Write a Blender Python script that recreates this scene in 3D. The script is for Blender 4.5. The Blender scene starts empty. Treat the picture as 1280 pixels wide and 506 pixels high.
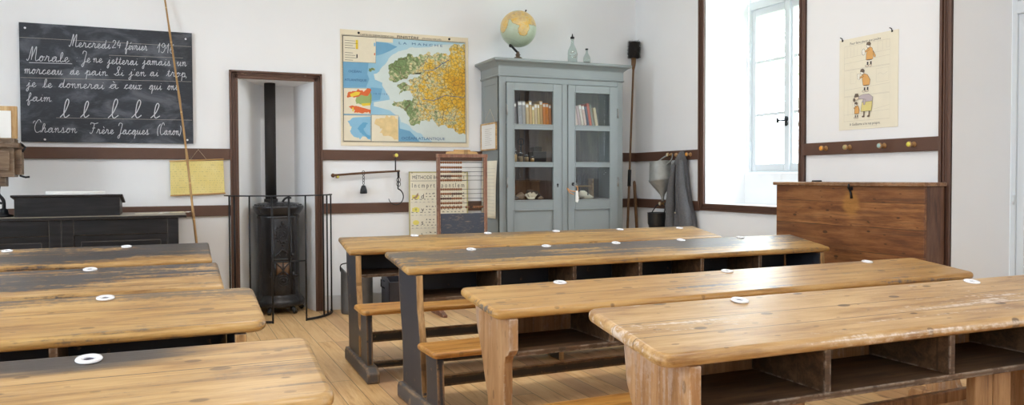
import bpy, math, random
from mathutils import Vector, Matrix
random.seed(7)
S = bpy.context.scene
C = S.collection
PI = math.pi
def R(d): return math.radians(d)

# ------------------------------------------------------------------ materials
class NT:
    def __init__(s, name):
        s.m = bpy.data.materials.new(name); s.m.use_nodes = True
        s.t = s.m.node_tree; s.n = s.t.nodes; s.l = s.t.links
        s.b = s.n['Principled BSDF']
    def new(s, k, **kw):
        x = s.n.new(k)
        for a, v in kw.items(): setattr(x, a, v)
        return x
    def put(s, x, i, v):
        if hasattr(v, 'is_output'): s.l.new(v, x.inputs[i])
        elif v is not None:
            if isinstance(v, tuple) and len(v) == 3 and x.inputs[i].type == 'RGBA': v = (*v, 1)
            x.inputs[i].default_value = v
    def math(s, op, a, b=None, c=None, clamp=False):
        x = s.new('ShaderNodeMath', operation=op, use_clamp=clamp)
        s.put(x, 0, a); s.put(x, 1, b); s.put(x, 2, c)
        return x.outputs[0]
    def vmath(s, op, a, b=None):
        x = s.new('ShaderNodeVectorMath', operation=op)
        s.put(x, 0, a); s.put(x, 1, b)
        return x.outputs[1] if op == 'DISTANCE' else x.outputs[0]
    def mix(s, f, a, b, bl='MIX'):
        x = s.new('ShaderNodeMix', data_type='RGBA', blend_type=bl)
        s.put(x, 0, f); s.put(x, 6, a); s.put(x, 7, b)
        return x.outputs[2]
    def ramp(s, f, stops):
        x = s.new('ShaderNodeValToRGB'); e = x.color_ramp.elements
        while len(e) < len(stops): e.new(0.5)
        for i, (p, c) in enumerate(stops):
            e[i].position = p; e[i].color = (*c, 1) if len(c) == 3 else c
        s.put(x, 0, f); return x.outputs[0]
    def step(s, v, a, b):
        x = s.new('ShaderNodeMapRange', interpolation_type='SMOOTHSTEP')
        s.put(x, 0, v); s.put(x, 1, a); s.put(x, 2, b); return x.outputs[0]
    def noise(s, vec, scale=5., detail=3., rough=.55, dist=0., col=False):
        x = s.new('ShaderNodeTexNoise')
        s.put(x, 'Vector', vec); s.put(x, 'Scale', scale); s.put(x, 'Detail', detail)
        s.put(x, 'Roughness', rough); s.put(x, 'Distortion', dist)
        return x.outputs[1 if col else 0]
    def voro(s, vec, scale, feat='F1', out=0):
        x = s.new('ShaderNodeTexVoronoi', feature=feat)
        s.put(x, 'Vector', vec); s.put(x, 'Scale', scale)
        return x.outputs[out]
    def co(s, gen=False):
        return s.new('ShaderNodeTexCoord').outputs['Generated' if gen else 'Object']
    def geo(s): return s.new('ShaderNodeNewGeometry').outputs['Position']
    def rnd(s): return s.new('ShaderNodeObjectInfo').outputs['Random']
    def sep(s, v):
        x = s.new('ShaderNodeSeparateXYZ'); s.put(x, 0, v); return x.outputs
    def comb(s, a, b, c):
        x = s.new('ShaderNodeCombineXYZ'); s.put(x, 0, a); s.put(x, 1, b); s.put(x, 2, c)
        return x.outputs[0]
    def bump(s, h, st=.2, d=.01):
        x = s.new('ShaderNodeBump'); s.put(x, 'Strength', st); s.put(x, 'Distance', d); s.put(x, 'Height', h)
        s.l.new(x.outputs[0], s.b.inputs['Normal'])
    def edge(s, r, lo=.995, hi=.9):
        x = s.new('ShaderNodeBevel', samples=4); s.put(x, 0, r)
        g = s.new('ShaderNodeNewGeometry').outputs['Normal']
        d = s.vmath('DOT_PRODUCT', x.outputs[0], g)
        x2 = s.t.nodes[-1]
        return s.step(x2.outputs[1], lo, hi)
    def done(s, col, rough=.5, metal=0., spec=None):
        s.put(s.b, 'Base Color', col); s.put(s.b, 'Roughness', rough); s.put(s.b, 'Metallic', metal)
        if spec is not None: s.put(s.b, 'Specular IOR Level', spec)
        return s.m

def plain(name, col, rough=.55, metal=0., var=.12, scale=9., bump=0., spec=None):
    n = NT(name); v = n.co()
    k = n.noise(v, scale, 5.)
    c = n.mix(k, tuple(x * (1 - var) for x in col), tuple(min(1, x * (1 + var)) for x in col))
    if bump: n.bump(n.noise(v, scale * 6, 3.), bump, .003)
    return n.done(c, rough, metal, spec)

def wood(name, dark, mid, light, rough=.42, axis='x', seams=(), stains=(), scale=1., knots=.5, worn=0., use_rnd=True, planks=None, spec=.5, grime=.35, blobs=()):
    """wood grain running along `axis`; stains = (axis index, start, end, colour, strength) of worn old paint or ink"""
    n = NT(name); v0 = n.co()
    off = n.comb(n.math('MULTIPLY', n.rnd(), 17.), n.math('MULTIPLY', n.rnd(), 5.), n.math('MULTIPLY', n.rnd(), 9.))
    v = n.vmath('ADD', v0, off) if use_rnd else v0
    tone = None
    if planks:
        ax, w = planks
        pid = n.math('FLOOR', n.math('DIVIDE', n.sep(v0)[ax], w))
        wn = n.new('ShaderNodeTexWhiteNoise', noise_dimensions='1D'); n.put(wn, 1, pid); tone = wn.outputs[0]
        v = n.vmath('ADD', v, n.comb(n.math('MULTIPLY', tone, 3.), n.math('MULTIPLY', tone, 5.), n.math('MULTIPLY', tone, 2.)))
    st = {'x': (1.1, 11, 11), 'y': (11, 1.1, 11), 'z': (11, 11, 1.1)}[axis]
    vs = n.vmath('MULTIPLY', v, tuple(x * scale for x in st))
    g = n.noise(vs, 2.2, 5., .6, .5)
    fine = n.noise(n.vmath('MULTIPLY', vs, (2., 2., 2.)), 6., 4., .7)
    blot = n.noise(v, 2.6, 3.)
    f = n.math('ADD', n.math('MULTIPLY', g, .6), n.math('ADD', n.math('MULTIPLY', fine, .28), n.math('MULTIPLY', blot, .24)))
    c = n.ramp(f, [(.44, dark), (.55, mid), (.67, light)])
    if tone: c = n.mix(n.math('MULTIPLY', n.math('ABSOLUTE', n.math('SUBTRACT', tone, .5)), .9), c, dark, 'MIX')
    if knots:
        X_, Y_, Z_ = n.sep(v)
        al, ac = {'x': (X_, Y_), 'z': (Z_, Y_), 'y': (Y_, Z_)}[axis]
        def knot(sa, sc, r0, r1, k):
            nonlocal c
            x = n.new('ShaderNodeTexVoronoi', voronoi_dimensions='2D')
            n.put(x, 'Vector', n.comb(n.math('MULTIPLY', al, sa * scale), n.math('MULTIPLY', ac, sc * scale), 0.)); n.put(x, 'Scale', 1.)
            kr = n.math('MULTIPLY', n.sep(x.outputs[1])[0], r0)
            m_ = n.step(n.math('SUBTRACT', x.outputs[0], kr), r1, -.01)
            c = n.mix(n.math('MULTIPLY', m_, k), c, tuple(q * .28 for q in dark))
        knot(3.6, 8.0, .085, .015, knots); knot(6., 15., .085, .0, knots * .7)
    streak = n.noise(n.vmath('MULTIPLY', v, {'x': (.8, 26, 26), 'y': (26, .8, 26), 'z': (26, 26, .8)}[axis]), 1.6, 6., .72)
    spots = n.noise(v, 34., 4., .7)
    big = n.noise(n.vmath('MULTIPLY', v, {'x': (.6, 3, 3), 'y': (3, .6, 3), 'z': (3, 3, .6)}[axis]), 2., 3.)
    c = n.mix(n.math('MULTIPLY', n.step(n.math('ADD', n.math('MULTIPLY', streak, .6), n.math('MULTIPLY', big, .4)), .49, .62), grime), c, tuple(x * .55 + .012 for x in dark))
    for ax, a, b, col, k in stains:
        m = n.step(n.sep(v0)[ax], a, b)
        th = n.math('ADD', n.math('MULTIPLY', m, 1.15), n.math('ADD', n.math('MULTIPLY', n.math('SUBTRACT', streak, .5), 4.2), n.math('ADD', n.math('MULTIPLY', n.math('SUBTRACT', big, .5), 3.0), n.math('MULTIPLY', n.math('SUBTRACT', spots, .5), 1.8))))
        c = n.mix(n.math('MULTIPLY', n.step(th, .42, .95), k, clamp=True), c, n.mix(spots, tuple(x * .6 for x in col), tuple(x * 1.5 for x in col)))
    for ctr, sc_, col, k in blobs:
        d = n.vmath('DISTANCE', n.vmath('MULTIPLY', n.vmath('SUBTRACT', v0, ctr), sc_), (0., 0., 0.))
        d = n.math('ADD', d, n.math('MULTIPLY', n.math('SUBTRACT', streak, .5), 1.2))
        c = n.mix(n.math('MULTIPLY', n.step(d, 1.1, .5), k), c, n.mix(spots, tuple(x * .6 for x in col), tuple(min(1, x * 1.4) for x in col)))
    for ax, p in seams:
        t = n.sep(v0)[ax]
        wv = n.math('ADD', t, n.math('MULTIPLY', n.math('SUBTRACT', n.noise(v, 1.2, 1.), .5), .012))
        d = n.math('ABSOLUTE', n.math('SUBTRACT', wv, p))
        c = n.mix(n.math('MULTIPLY', n.step(d, .0022, .0007), n.step(blot, .28, .5)), c, (.03, .018, .01))
    if worn:
        e = n.edge(.012)
        c = n.mix(n.math('MULTIPLY', n.math('MULTIPLY', e, n.step(n.noise(v, 30., 3.), .42, .58)), worn), c, (.62, .52, .42))
    n.bump(n.math('ADD', g, fine), .12, .004)
    return n.done(c, n.math('ADD', rough - .06, n.math('MULTIPLY', fine, .16)), 0, spec)

def painted(name, paint, under, amount=.5, r=.02, rough=.45):
    """old paint worn through to the wood along the edges"""
    n = NT(name); v = n.vmath('ADD', n.co(), n.comb(n.math('MULTIPLY', n.rnd(), 9.), 0., n.math('MULTIPLY', n.rnd(), 4.)))
    g = n.noise(n.vmath('MULTIPLY', v, (9., 9., 1.2)), 3., 5.)
    wd = n.ramp(g, [(.35, tuple(x * .45 for x in under)), (.6, under)])
    k = n.noise(v, 14., 6., .7)
    e = n.math('MULTIPLY', n.edge(r), n.step(k, .36, .5))
    s = n.math('MULTIPLY', n.step(n.math('ADD', k, n.math('MULTIPLY', g, .35)), .88 - .12 * amount, .96 - .12 * amount), .7)
    pc = n.mix(n.noise(v, 5., 5.), tuple(x * .7 for x in paint), tuple(x * 1.35 for x in paint))
    c = n.mix(n.math('MAXIMUM', n.math('MULTIPLY', e, min(1., amount * 1.7)), n.math('MULTIPLY', s, amount)), pc, wd)
    n.bump(k, .15, .003)
    return n.done(c, rough, 0, .5)

# ------------------------------------------------------------------ mesh building
class MB:
    def __init__(s): s.v = []; s.f = []; s.mi = []; s.sm = []; s.cur = 0
    def add(s, vs, fs, smooth=False, mi=None):
        o = len(s.v); s.v += [tuple(p) for p in vs]
        for f in fs:
            s.f.append(tuple(i + o for i in f)); s.mi.append(s.cur if mi is None else mi); s.sm.append(smooth)
        return s
    def box(s, x0, x1, y0, y1, z0, z1, mi=None):
        vs = [(x, y, z) for z in (z0, z1) for y in (y0, y1) for x in (x0, x1)]
        return s.add(vs, [(0, 2, 3, 1), (4, 5, 7, 6), (0, 1, 5, 4), (2, 6, 7, 3), (0, 4, 6, 2), (1, 3, 7, 5)], mi=mi)
    def prism(s, poly, a0, a1, axis='x', mi=None, smooth=False):
        """polygon extruded along an axis; poly is (y,z) for x, (x,z) for y, (x,y) for z"""
        def P(p, a): return {'x': (a, p[0], p[1]), 'y': (p[0], a, p[1]), 'z': (p[0], p[1], a)}[axis]
        k = len(poly); vs = [P(p, a0) for p in poly] + [P(p, a1) for p in poly]
        ar = sum(poly[i][0] * poly[(i + 1) % k][1] - poly[(i + 1) % k][0] * poly[i][1] for i in range(k))
        if axis == 'y': ar = -ar
        fs = [tuple(range(k))[::-1], tuple(range(k, 2 * k))]
        if ar < 0: fs = [tuple(reversed(f)) for f in fs]
        o = len(s.f)
        s.add(vs, fs, mi=mi); o = len(s.v) - 2 * k
        for i in range(k):
            j = (i + 1) % k
            q = (i, j, j + k, i + k) if ar > 0 else (j, i, i + k, j + k)
            s.f.append(tuple(a + o for a in q)); s.mi.append(s.cur if mi is None else mi); s.sm.append(smooth)
        return s
    def rings(s, rs, cap0=True, cap1=True, smooth=True, closed=True, mi=None):
        k = len(rs[0]); vs = [p for r in rs for p in r]; fs = []
        for i in range(len(rs) - 1):
            for j in range(k if closed else k - 1):
                a, b = i * k + j, i * k + (j + 1) % k
                fs.append((a, b, b + k, a + k))
        s.add(vs, fs, smooth, mi); o = len(s.v) - len(vs)
        for c, fl in ((cap0, tuple(range(k))[::-1]), (cap1, tuple(range(len(vs) - k, len(vs))))):
            if c: s.f.append(tuple(a + o for a in fl)); s.mi.append(s.cur if mi is None else mi); s.sm.append(False)
        return s
    def lathe(s, prof, cx=0., cy=0., n=32, axis='z', mi=None, cz=0., smooth=True, caps=True):
        rs = []
        for r, h in prof:
            ring = []
            for i in range(n):
                a = 2 * PI * i / n; u, w = r * math.cos(a), r * math.sin(a)
                ring.append({'z': (cx + u, cy + w, cz + h), 'y': (cx + w, cy + h, cz + u), 'x': (cx + h, cy + u, cz + w)}[axis])
            rs.append(ring)
        return s.rings(rs, caps, caps, mi=mi, smooth=smooth)
    def tube(s, pts, r, n=8, mi=None, cap=True, closed=False):
        pts = [Vector(p) for p in pts]; m = len(pts)
        rr = r if isinstance(r, (list, tuple)) else [r] * m
        rs = []; up = None
        for i, p in enumerate(pts):
            if closed: t = pts[(i + 1) % m] - pts[i - 1]
            else: t = pts[min(i + 1, m - 1)] - pts[max(i - 1, 0)]
            t = t.normalized() if t.length > 1e-9 else Vector((0, 0, 1))
            if up is None:
                up = Vector((0, 0, 1)) if abs(t.z) < .9 else Vector((0, 1, 0))
            a = (up - t * up.dot(t)).normalized(); up = a; b = t.cross(a)
            rs.append([tuple(p + (a * math.cos(q) + b * math.sin(q)) * rr[i]) for q in [2 * PI * j / n for j in range(n)]])
        if closed: rs.append(rs[0]); cap = False
        return s.rings(rs, cap, cap, mi=mi)
    def sphere(s, c, r, n=16, m=10, mi=None, sc=(1, 1, 1)):
        rs = []
        for i in range(m + 1):
            t = -PI / 2 + PI * i / m; t = max(-PI / 2 + .02, min(PI / 2 - .02, t))
            rs.append([(c[0] + r * sc[0] * math.cos(t) * math.cos(2 * PI * j / n), c[1] + r * sc[1] * math.cos(t) * math.sin(2 * PI * j / n), c[2] + r * sc[2] * math.sin(t)) for j in range(n)])
        return s.rings(rs, mi=mi)
    def poly(s, pts, z=0., mi=None):
        """flat printed area, facing +z"""
        k = len(pts)
        ar = sum(pts[i][0] * pts[(i + 1) % k][1] - pts[(i + 1) % k][0] * pts[i][1] for i in range(k))
        pts = pts if ar > 0 else pts[::-1]
        return s.add([(p[0], p[1], z) for p in pts], [tuple(range(k))], mi=mi)
    def rect(s, x0, y0, x1, y1, z=0., mi=None): return s.poly([(x0, y0), (x1, y0), (x1, y1), (x0, y1)], z, mi)
    def line(s, pts, w, z=0., mi=None, closed=False):
        """thin drawn line in the xy plane"""
        pts = [Vector((p[0], p[1])) for p in pts]
        if closed: pts = pts + [pts[0]]
        L = []
        for i, p in enumerate(pts):
            t = pts[min(i + 1, len(pts) - 1)] - pts[max(i - 1, 0)]
            if t.length < 1e-9: t = Vector((1, 0))
            t.normalize(); q = Vector((-t.y, t.x)) * w / 2
            L.append((p + q, p - q))
        vs = [(*v, z) for pr in L for v in pr]
        fs = [(2 * i, 2 * i + 1, 2 * i + 3, 2 * i + 2) for i in range(len(L) - 1)]
        return s.add(vs, fs, mi=mi)
    def text(s, body, x, y, size, z=0., mi=None, width=None, align='LEFT'):
        cu = bpy.data.curves.new('t', 'FONT'); cu.body = body; cu.size = size; cu.resolution_u = 2
        o = bpy.data.objects.new('t', cu); C.objects.link(o)
        bpy.context.view_layer.update()
        me = o.to_mesh(); vs = [tuple(v.co) for v in me.vertices]; fs = [tuple(p.vertices) for p in me.polygons]
        o.to_mesh_clear(); bpy.data.objects.remove(o); bpy.data.curves.remove(cu)
        if not vs: return s
        x0 = min(v[0] for v in vs); x1 = max(v[0] for v in vs); k = 1. if not width else width / max(1e-6, x1 - x0)
        sh = 0 if align == 'LEFT' else -(x1 - x0) * k / 2
        return s.add([((v[0] - x0) * k + x + sh, v[1] + y, z) for v in vs], fs, mi=mi)
    def mark(s, mi, test):
        for i, f in enumerate(s.f):
            p = [Vector(s.v[j]) for j in f]; nrm = Vector((0, 0, 0))
            for j in range(len(p)): nrm += p[j].cross(p[(j + 1) % len(p)])
            nrm.normalize()
            if test(nrm, sum(p, Vector((0, 0, 0))) / len(p)): s.mi[i] = mi
        return s
    def build(s, name, mats, parent=None, loc=None, bevel=0., seg=2, rot=None):
        me = bpy.data.meshes.new(name); me.from_pydata(s.v, [], s.f)
        for m in (mats if isinstance(mats, (list, tuple)) else [mats]): me.materials.append(m)
        me.polygons.foreach_set('material_index', s.mi); me.polygons.foreach_set('use_smooth', s.sm); me.update()
        o = bpy.data.objects.new(name, me); C.objects.link(o)
        if parent: o.parent = parent
        if loc: o.location = loc
        if rot: o.rotation_euler = rot
        if bevel:
            b = o.modifiers.new('Bevel', 'BEVEL'); b.width = bevel; b.segments = seg; b.limit_method = 'ANGLE'; b.angle_limit = R(40)
            b.harden_normals = False
        return o
def tag(o, label, cat, group=None):
    o['label'] = label; o['category'] = cat
    if group: o['group'] = group
    return o
def thing(name, label, cat, loc=(0, 0, 0), rot=None, group=None):
    o = bpy.data.objects.new(name, None); o.empty_display_size = .1; C.objects.link(o); o.location = loc
    if rot: o.rotation_euler = rot
    return tag(o, label, cat, group)
def struct(o, label=None):
    o['kind'] = 'structure'
    if label: o['label'] = label
    return o
def sroot(name, loc=(0, 0, 0)):
    o = bpy.data.objects.new(name, None); C.objects.link(o); o.location = loc; o['kind'] = 'structure'; return o
def copy_tree(o, parent=None):
    c = o.copy(); C.objects.link(c)
    if parent: c.parent = parent
    for ch in list(o.children): copy_tree(ch, c)
    return c
def slab(mb, outline, ztop, th, r, seg=4):
    """board with a rounded nose; outline counter-clockwise (x,y); ztop a function of y"""
    k = len(outline); rs = []
    def inset(d):
        out = []
        for i in range(k):
            a, p, b = Vector(outline[i - 1]), Vector(outline[i]), Vector(outline[(i + 1) % k])
            t = (b - a).normalized(); out.append(p - Vector((t.y, -t.x)) * d)
        return out
    prof = [(r * (1 - math.sin(q)), -th + r * (1 - math.cos(q))) for q in [PI / 2 * i / seg for i in range(seg + 1)]]
    prof += [(r * (1 - math.cos(q)), -r + r * math.sin(q)) for q in [PI / 2 * i / seg for i in range(seg + 1)]]
    for d, dz in prof:
        rs.append([(p.x, p.y, ztop(p.y) + dz) for p in inset(d)])
    return mb.rings(rs)
def rrect(x0, x1, y0, y1, rad, n=4, step=.06):
    """counter-clockwise rounded rectangle, rad = radii of (x0y0, x1y0, x1y1, x0y1)"""
    pts = []
    cs = [(x0, y0, PI, rad[0], 1, 1), (x1, y0, 1.5 * PI, rad[1], -1, 1), (x1, y1, 0, rad[2], -1, -1), (x0, y1, .5 * PI, rad[3], 1, -1)]
    for x, y, a, r, sx, sy in cs:
        for i in range(n + 1):
            q = a + PI / 2 * i / n
            pts.append((x + sx * r + r * math.cos(q), y + sy * r + r * math.sin(q)))
    out = []
    for i, p in enumerate(pts):
        q = pts[(i + 1) % len(pts)]; out.append(p)
        d = math.dist(p, q); m = int(d / step)
        for j in range(1, m): out.append((p[0] + (q[0] - p[0]) * j / m, p[1] + (q[1] - p[1]) * j / m))
    return out
def smooth_path(pts, n=5):
    out = []
    for i in range(len(pts) - 1):
        p0, p1, p2, p3 = [Vector(pts[max(0, min(len(pts) - 1, i + d))]) for d in (-1, 0, 1, 2)]
        for j in range(n):
            t = j / n
            out.append(.5 * ((2 * p1) + (p2 - p0) * t + (2 * p0 - 5 * p1 + 4 * p2 - p3) * t * t + (3 * p1 - p0 - 3 * p2 + p3) * t ** 3))
    out.append(Vector(pts[-1])); return out
FACE_BACK = (R(90), 0, 0)          # flat things on the back wall
FACE_RIGHT = (R(90), 0, R(-90))    # flat things on the right wall
SKY, LAMP_W, LAMP_E, EXPO = 16.0, 16.0, 3.0, 0.17
# ------------------------------------------------------------------ palette
M = {}
M['wall'] = plain('white_plaster', (.82, .835, .855), .9, var=.025, scale=3., bump=.05, spec=.2)
M['trimw'] = plain('white_paint', (.66, .71, .75), .5, var=.02)
M['brown'] = plain('brown_paint', (.105, .052, .034), .45, var=.15, scale=14.)
M['skirt'] = plain('grey_white_paint', (.66, .67, .68), .6, var=.03)
M['iron'] = plain('dark_iron', (.03, .032, .036), .42, .75, var=.4, scale=30.)
M['castiron'] = plain('blackened_cast_iron', (.036, .036, .040), .25, .35, var=.45, scale=16., bump=.2)
M['brass'] = plain('aged_brass', (.45, .30, .12), .38, .7, var=.3, scale=40.)
M['paper'] = plain('old_paper', (.78, .70, .53), .85, var=.08, scale=6.)
M['cream'] = plain('cream_paper', (.80, .76, .62), .85, var=.07, scale=7.)
M['white'] = plain('white_paper', (.82, .82, .80), .85, var=.04)
M['ink'] = plain('printed_ink', (.03, .03, .035), .8)
M['greyink'] = plain('faded_ink', (.42, .40, .36), .8)
M['ceramic'] = plain('white_ceramic', (.82, .83, .87), .16, var=.03)
M['inkhole'] = plain('dried_violet_ink', (.035, .025, .06), .4)
M['chalk'] = plain('white_chalk', (.56, .58, .62), .95, var=.2, scale=120.)
M['string'] = plain('twine', (.55, .47, .33), .9)
n = NT('window_glass')
g = n.new('ShaderNodeBsdfGlossy'); n.put(g, 'Roughness', .02); n.put(g, 'Color', (1., 1., 1.))
t = n.new('ShaderNodeBsdfTransparent'); n.put(t, 'Color', (.97, .98, .98))
mx = n.new('ShaderNodeMixShader'); lw = n.new('ShaderNodeLayerWeight'); n.put(lw, 0, .5)
n.l.new(n.math('ADD', .035, n.math('MULTIPLY', n.math('POWER', lw.outputs[1], 4.), .5)), mx.inputs[0]); n.l.new(t.outputs[0], mx.inputs[1]); n.l.new(g.outputs[0], mx.inputs[2])
n.l.new(mx.outputs[0], n.n['Material Output'].inputs[0]); M['glass'] = n.m
def bottle_glass(name, col):
    n = NT(name); g = n.new('ShaderNodeBsdfGlossy'); n.put(g, 'Roughness', .05)
    t = n.new('ShaderNodeBsdfTransparent'); n.put(t, 'Color', (*col, 1)); mx = n.new('ShaderNodeMixShader'); lw = n.new('ShaderNodeLayerWeight'); n.put(lw, 0, .5)
    n.l.new(n.math('ADD', .06, n.math('MULTIPLY', n.math('POWER', lw.outputs[1], 3.), .5)), mx.inputs[0]); n.l.new(t.outputs[0], mx.inputs[1]); n.l.new(g.outputs[0], mx.inputs[2])
    n.l.new(mx.outputs[0], n.n['Material Output'].inputs[0]); return n.m
M['clear'] = bottle_glass('clear_bottle_glass', (.80, .86, .84))

# pine floorboards running towards the back wall
n = NT('pine_floorboards'); p = n.co(); X, Y, Z = n.sep(p)
w = .118
bi = n.math('FLOOR', n.math('DIVIDE', X, w))
wn = n.new('ShaderNodeTexWhiteNoise', noise_dimensions='1D'); n.put(wn, 1, bi)
ys = n.math('ADD', n.math('DIVIDE', Y, 2.3), n.math('MULTIPLY', wn.outputs[0], 7.))
bj = n.math('FLOOR', ys)
wn2 = n.new('ShaderNodeTexWhiteNoise', noise_dimensions='2D'); n.put(wn2, 0, n.comb(bi, bj, 0.)); rn = wn2.outputs[0]
vv = n.vmath('ADD', n.vmath('MULTIPLY', p, (13., 1.1, 1.)), n.comb(n.math('MULTIPLY', rn, 40.), n.math('MULTIPLY', rn, 11.), 0.))
gr = n.noise(vv, 2., 5., .6, .9); gf = n.noise(n.vmath('MULTIPLY', vv, (3., 3., 1.)), 4., 3.)
c = n.ramp(n.math('ADD', n.math('MULTIPLY', gr, .7), n.math('MULTIPLY', gf, .3)), [(.30, (.45, .22, .075)), (.48, (.67, .41, .175)), (.66, (.78, .54, .27))])
c = n.mix(n.math('MULTIPLY', rn, .45), c, (.74, .51, .28))
c = n.mix(n.math('MULTIPLY', n.step(rn, .82, .95), .45), c, (.34, .14, .06))
kd = n.voro(n.vmath('MULTIPLY', vv, (.35, 1.3, 1.)), 1.3)
c = n.mix(n.math('MULTIPLY', n.step(kd, .09, .04), .7), c, (.16, .06, .03))
fx = n.math('ABSOLUTE', n.math('SUBTRACT', n.math('FRACT', n.math('DIVIDE', X, w)), .5))
fy = n.math('ABSOLUTE', n.math('SUBTRACT', n.math('FRACT', ys), .5))
gap = n.math('MAXIMUM', n.step(fx, .478, .494), n.step(fy, .4988, .4996))
c = n.mix(n.math('MULTIPLY', gap, .85), c, (.06, .03, .015))
n.bump(n.math('SUBTRACT', gr, n.math('MULTIPLY', gap, 2.)), .12, .004)
M['floor'] = n.done(c, n.math('ADD', .34, n.math('MULTIPLY', gf, .2)), 0, .4)

# ------------------------------------------------------------------ room shell
YB, XR, XL, YF, ZC = 6.925, 4.396, -2.6, -2.6, 3.42
T = .404
struct(MB().box(XL - .4, XR + .45, YF - .3, YB + .6, -.12, 0).build('floor', M['floor']))
struct(MB().box(XL - .4, XR + T, YF - .3, YB + .7, ZC, ZC + .15).build('ceiling', M['wall']))
NX0, NX1, NZ = .545, 1.160, 1.975     # stove niche
b = MB()
b.box(XL - .4, NX0, YB, YB + .6, 0, ZC); b.box(NX1, XR + T, YB, YB + .6, 0, ZC); b.box(NX0, NX1, YB, YB + .6, NZ, ZC)
# splayed sides and back of the niche
b.prism([(NX0, YB), (NX0, YB + .6), (.77, YB + .6), (.77, YB + .46)], 0, NZ, 'z')
b.prism([(NX1, YB), (1.06, YB + .46), (1.06, YB + .6), (NX1, YB + .6)], 0, NZ, 'z')
b.box(.77, 1.06, YB + .46, YB + .6, 0, NZ)
struct(b.build('wall_back', M['wall']))
W0, W1, WZ0, WZ1 = 4.627, 5.78, .905, 3.02   # window recess
D0, D1, DZ1 = 2.15, 3.36, 3.02               # door recess
SP = .09
b = MB()
b.prism([(XR, W1), (XR + T, W1 - SP), (XR + T, YB), (XR, YB)], 0, ZC, 'z')
b.prism([(XR, D1), (XR + T, D1 - SP), (XR + T, W0 + SP), (XR, W0)], 0, ZC, 'z')
b.prism([(XR, YF), (XR + T, YF), (XR + T, -1.3 + SP), (XR, -1.3)], 0, ZC, 'z')
b.prism([(XR, -.1), (XR + T, -.1 - SP), (XR + T, D0 + SP), (XR, D0)], 0, ZC, 'z')
b.prism([(XR, W0), (XR + T, W0 + SP), (XR + T, W1 - SP), (XR, W1)], 0, WZ0, 'z')
b.prism([(XR + .37, W0 + SP - .01), (XR + T, W0 + SP), (XR + T, W1 - SP), (XR + .37, W1 - SP + .01)], WZ0, 1.178, 'z')
b.prism([(XR, -1.3), (XR + T, -1.3 + SP), (XR + T, -.1 - SP), (XR, -.1)], 0, 1.0, 'z')
for y0, y1 in ((W0, W1), (D0, D1), (-1.3, -.1)):
    b.prism([(XR, y0), (XR + T, y0 + SP), (XR + T, y1 - SP), (XR, y1)], WZ1, ZC, 'z')
struct(b.build('wall_right', M['wall']))
LW = [(-1.6, -.4), (1.0, 2.2), (3.9, 5.1)]   # windows in the left wall, beside and behind the camera
b = MB(); ys = [YF] + [v for p in LW for v in p] + [YB]
for i in range(0, len(ys), 2): b.box(XL - T, XL, ys[i], ys[i + 1], 0, ZC)
for y0, y1 in LW: b.box(XL - T, XL, y0, y1, 0, .95); b.box(XL - T, XL, y0, y1, 2.95, ZC)
struct(b.build('wall_left', M['wall']))
struct(MB().box(XL - .4, XR + T, YF - .3, YF, 0, ZC).build('wall_front', M['wall']))

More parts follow.
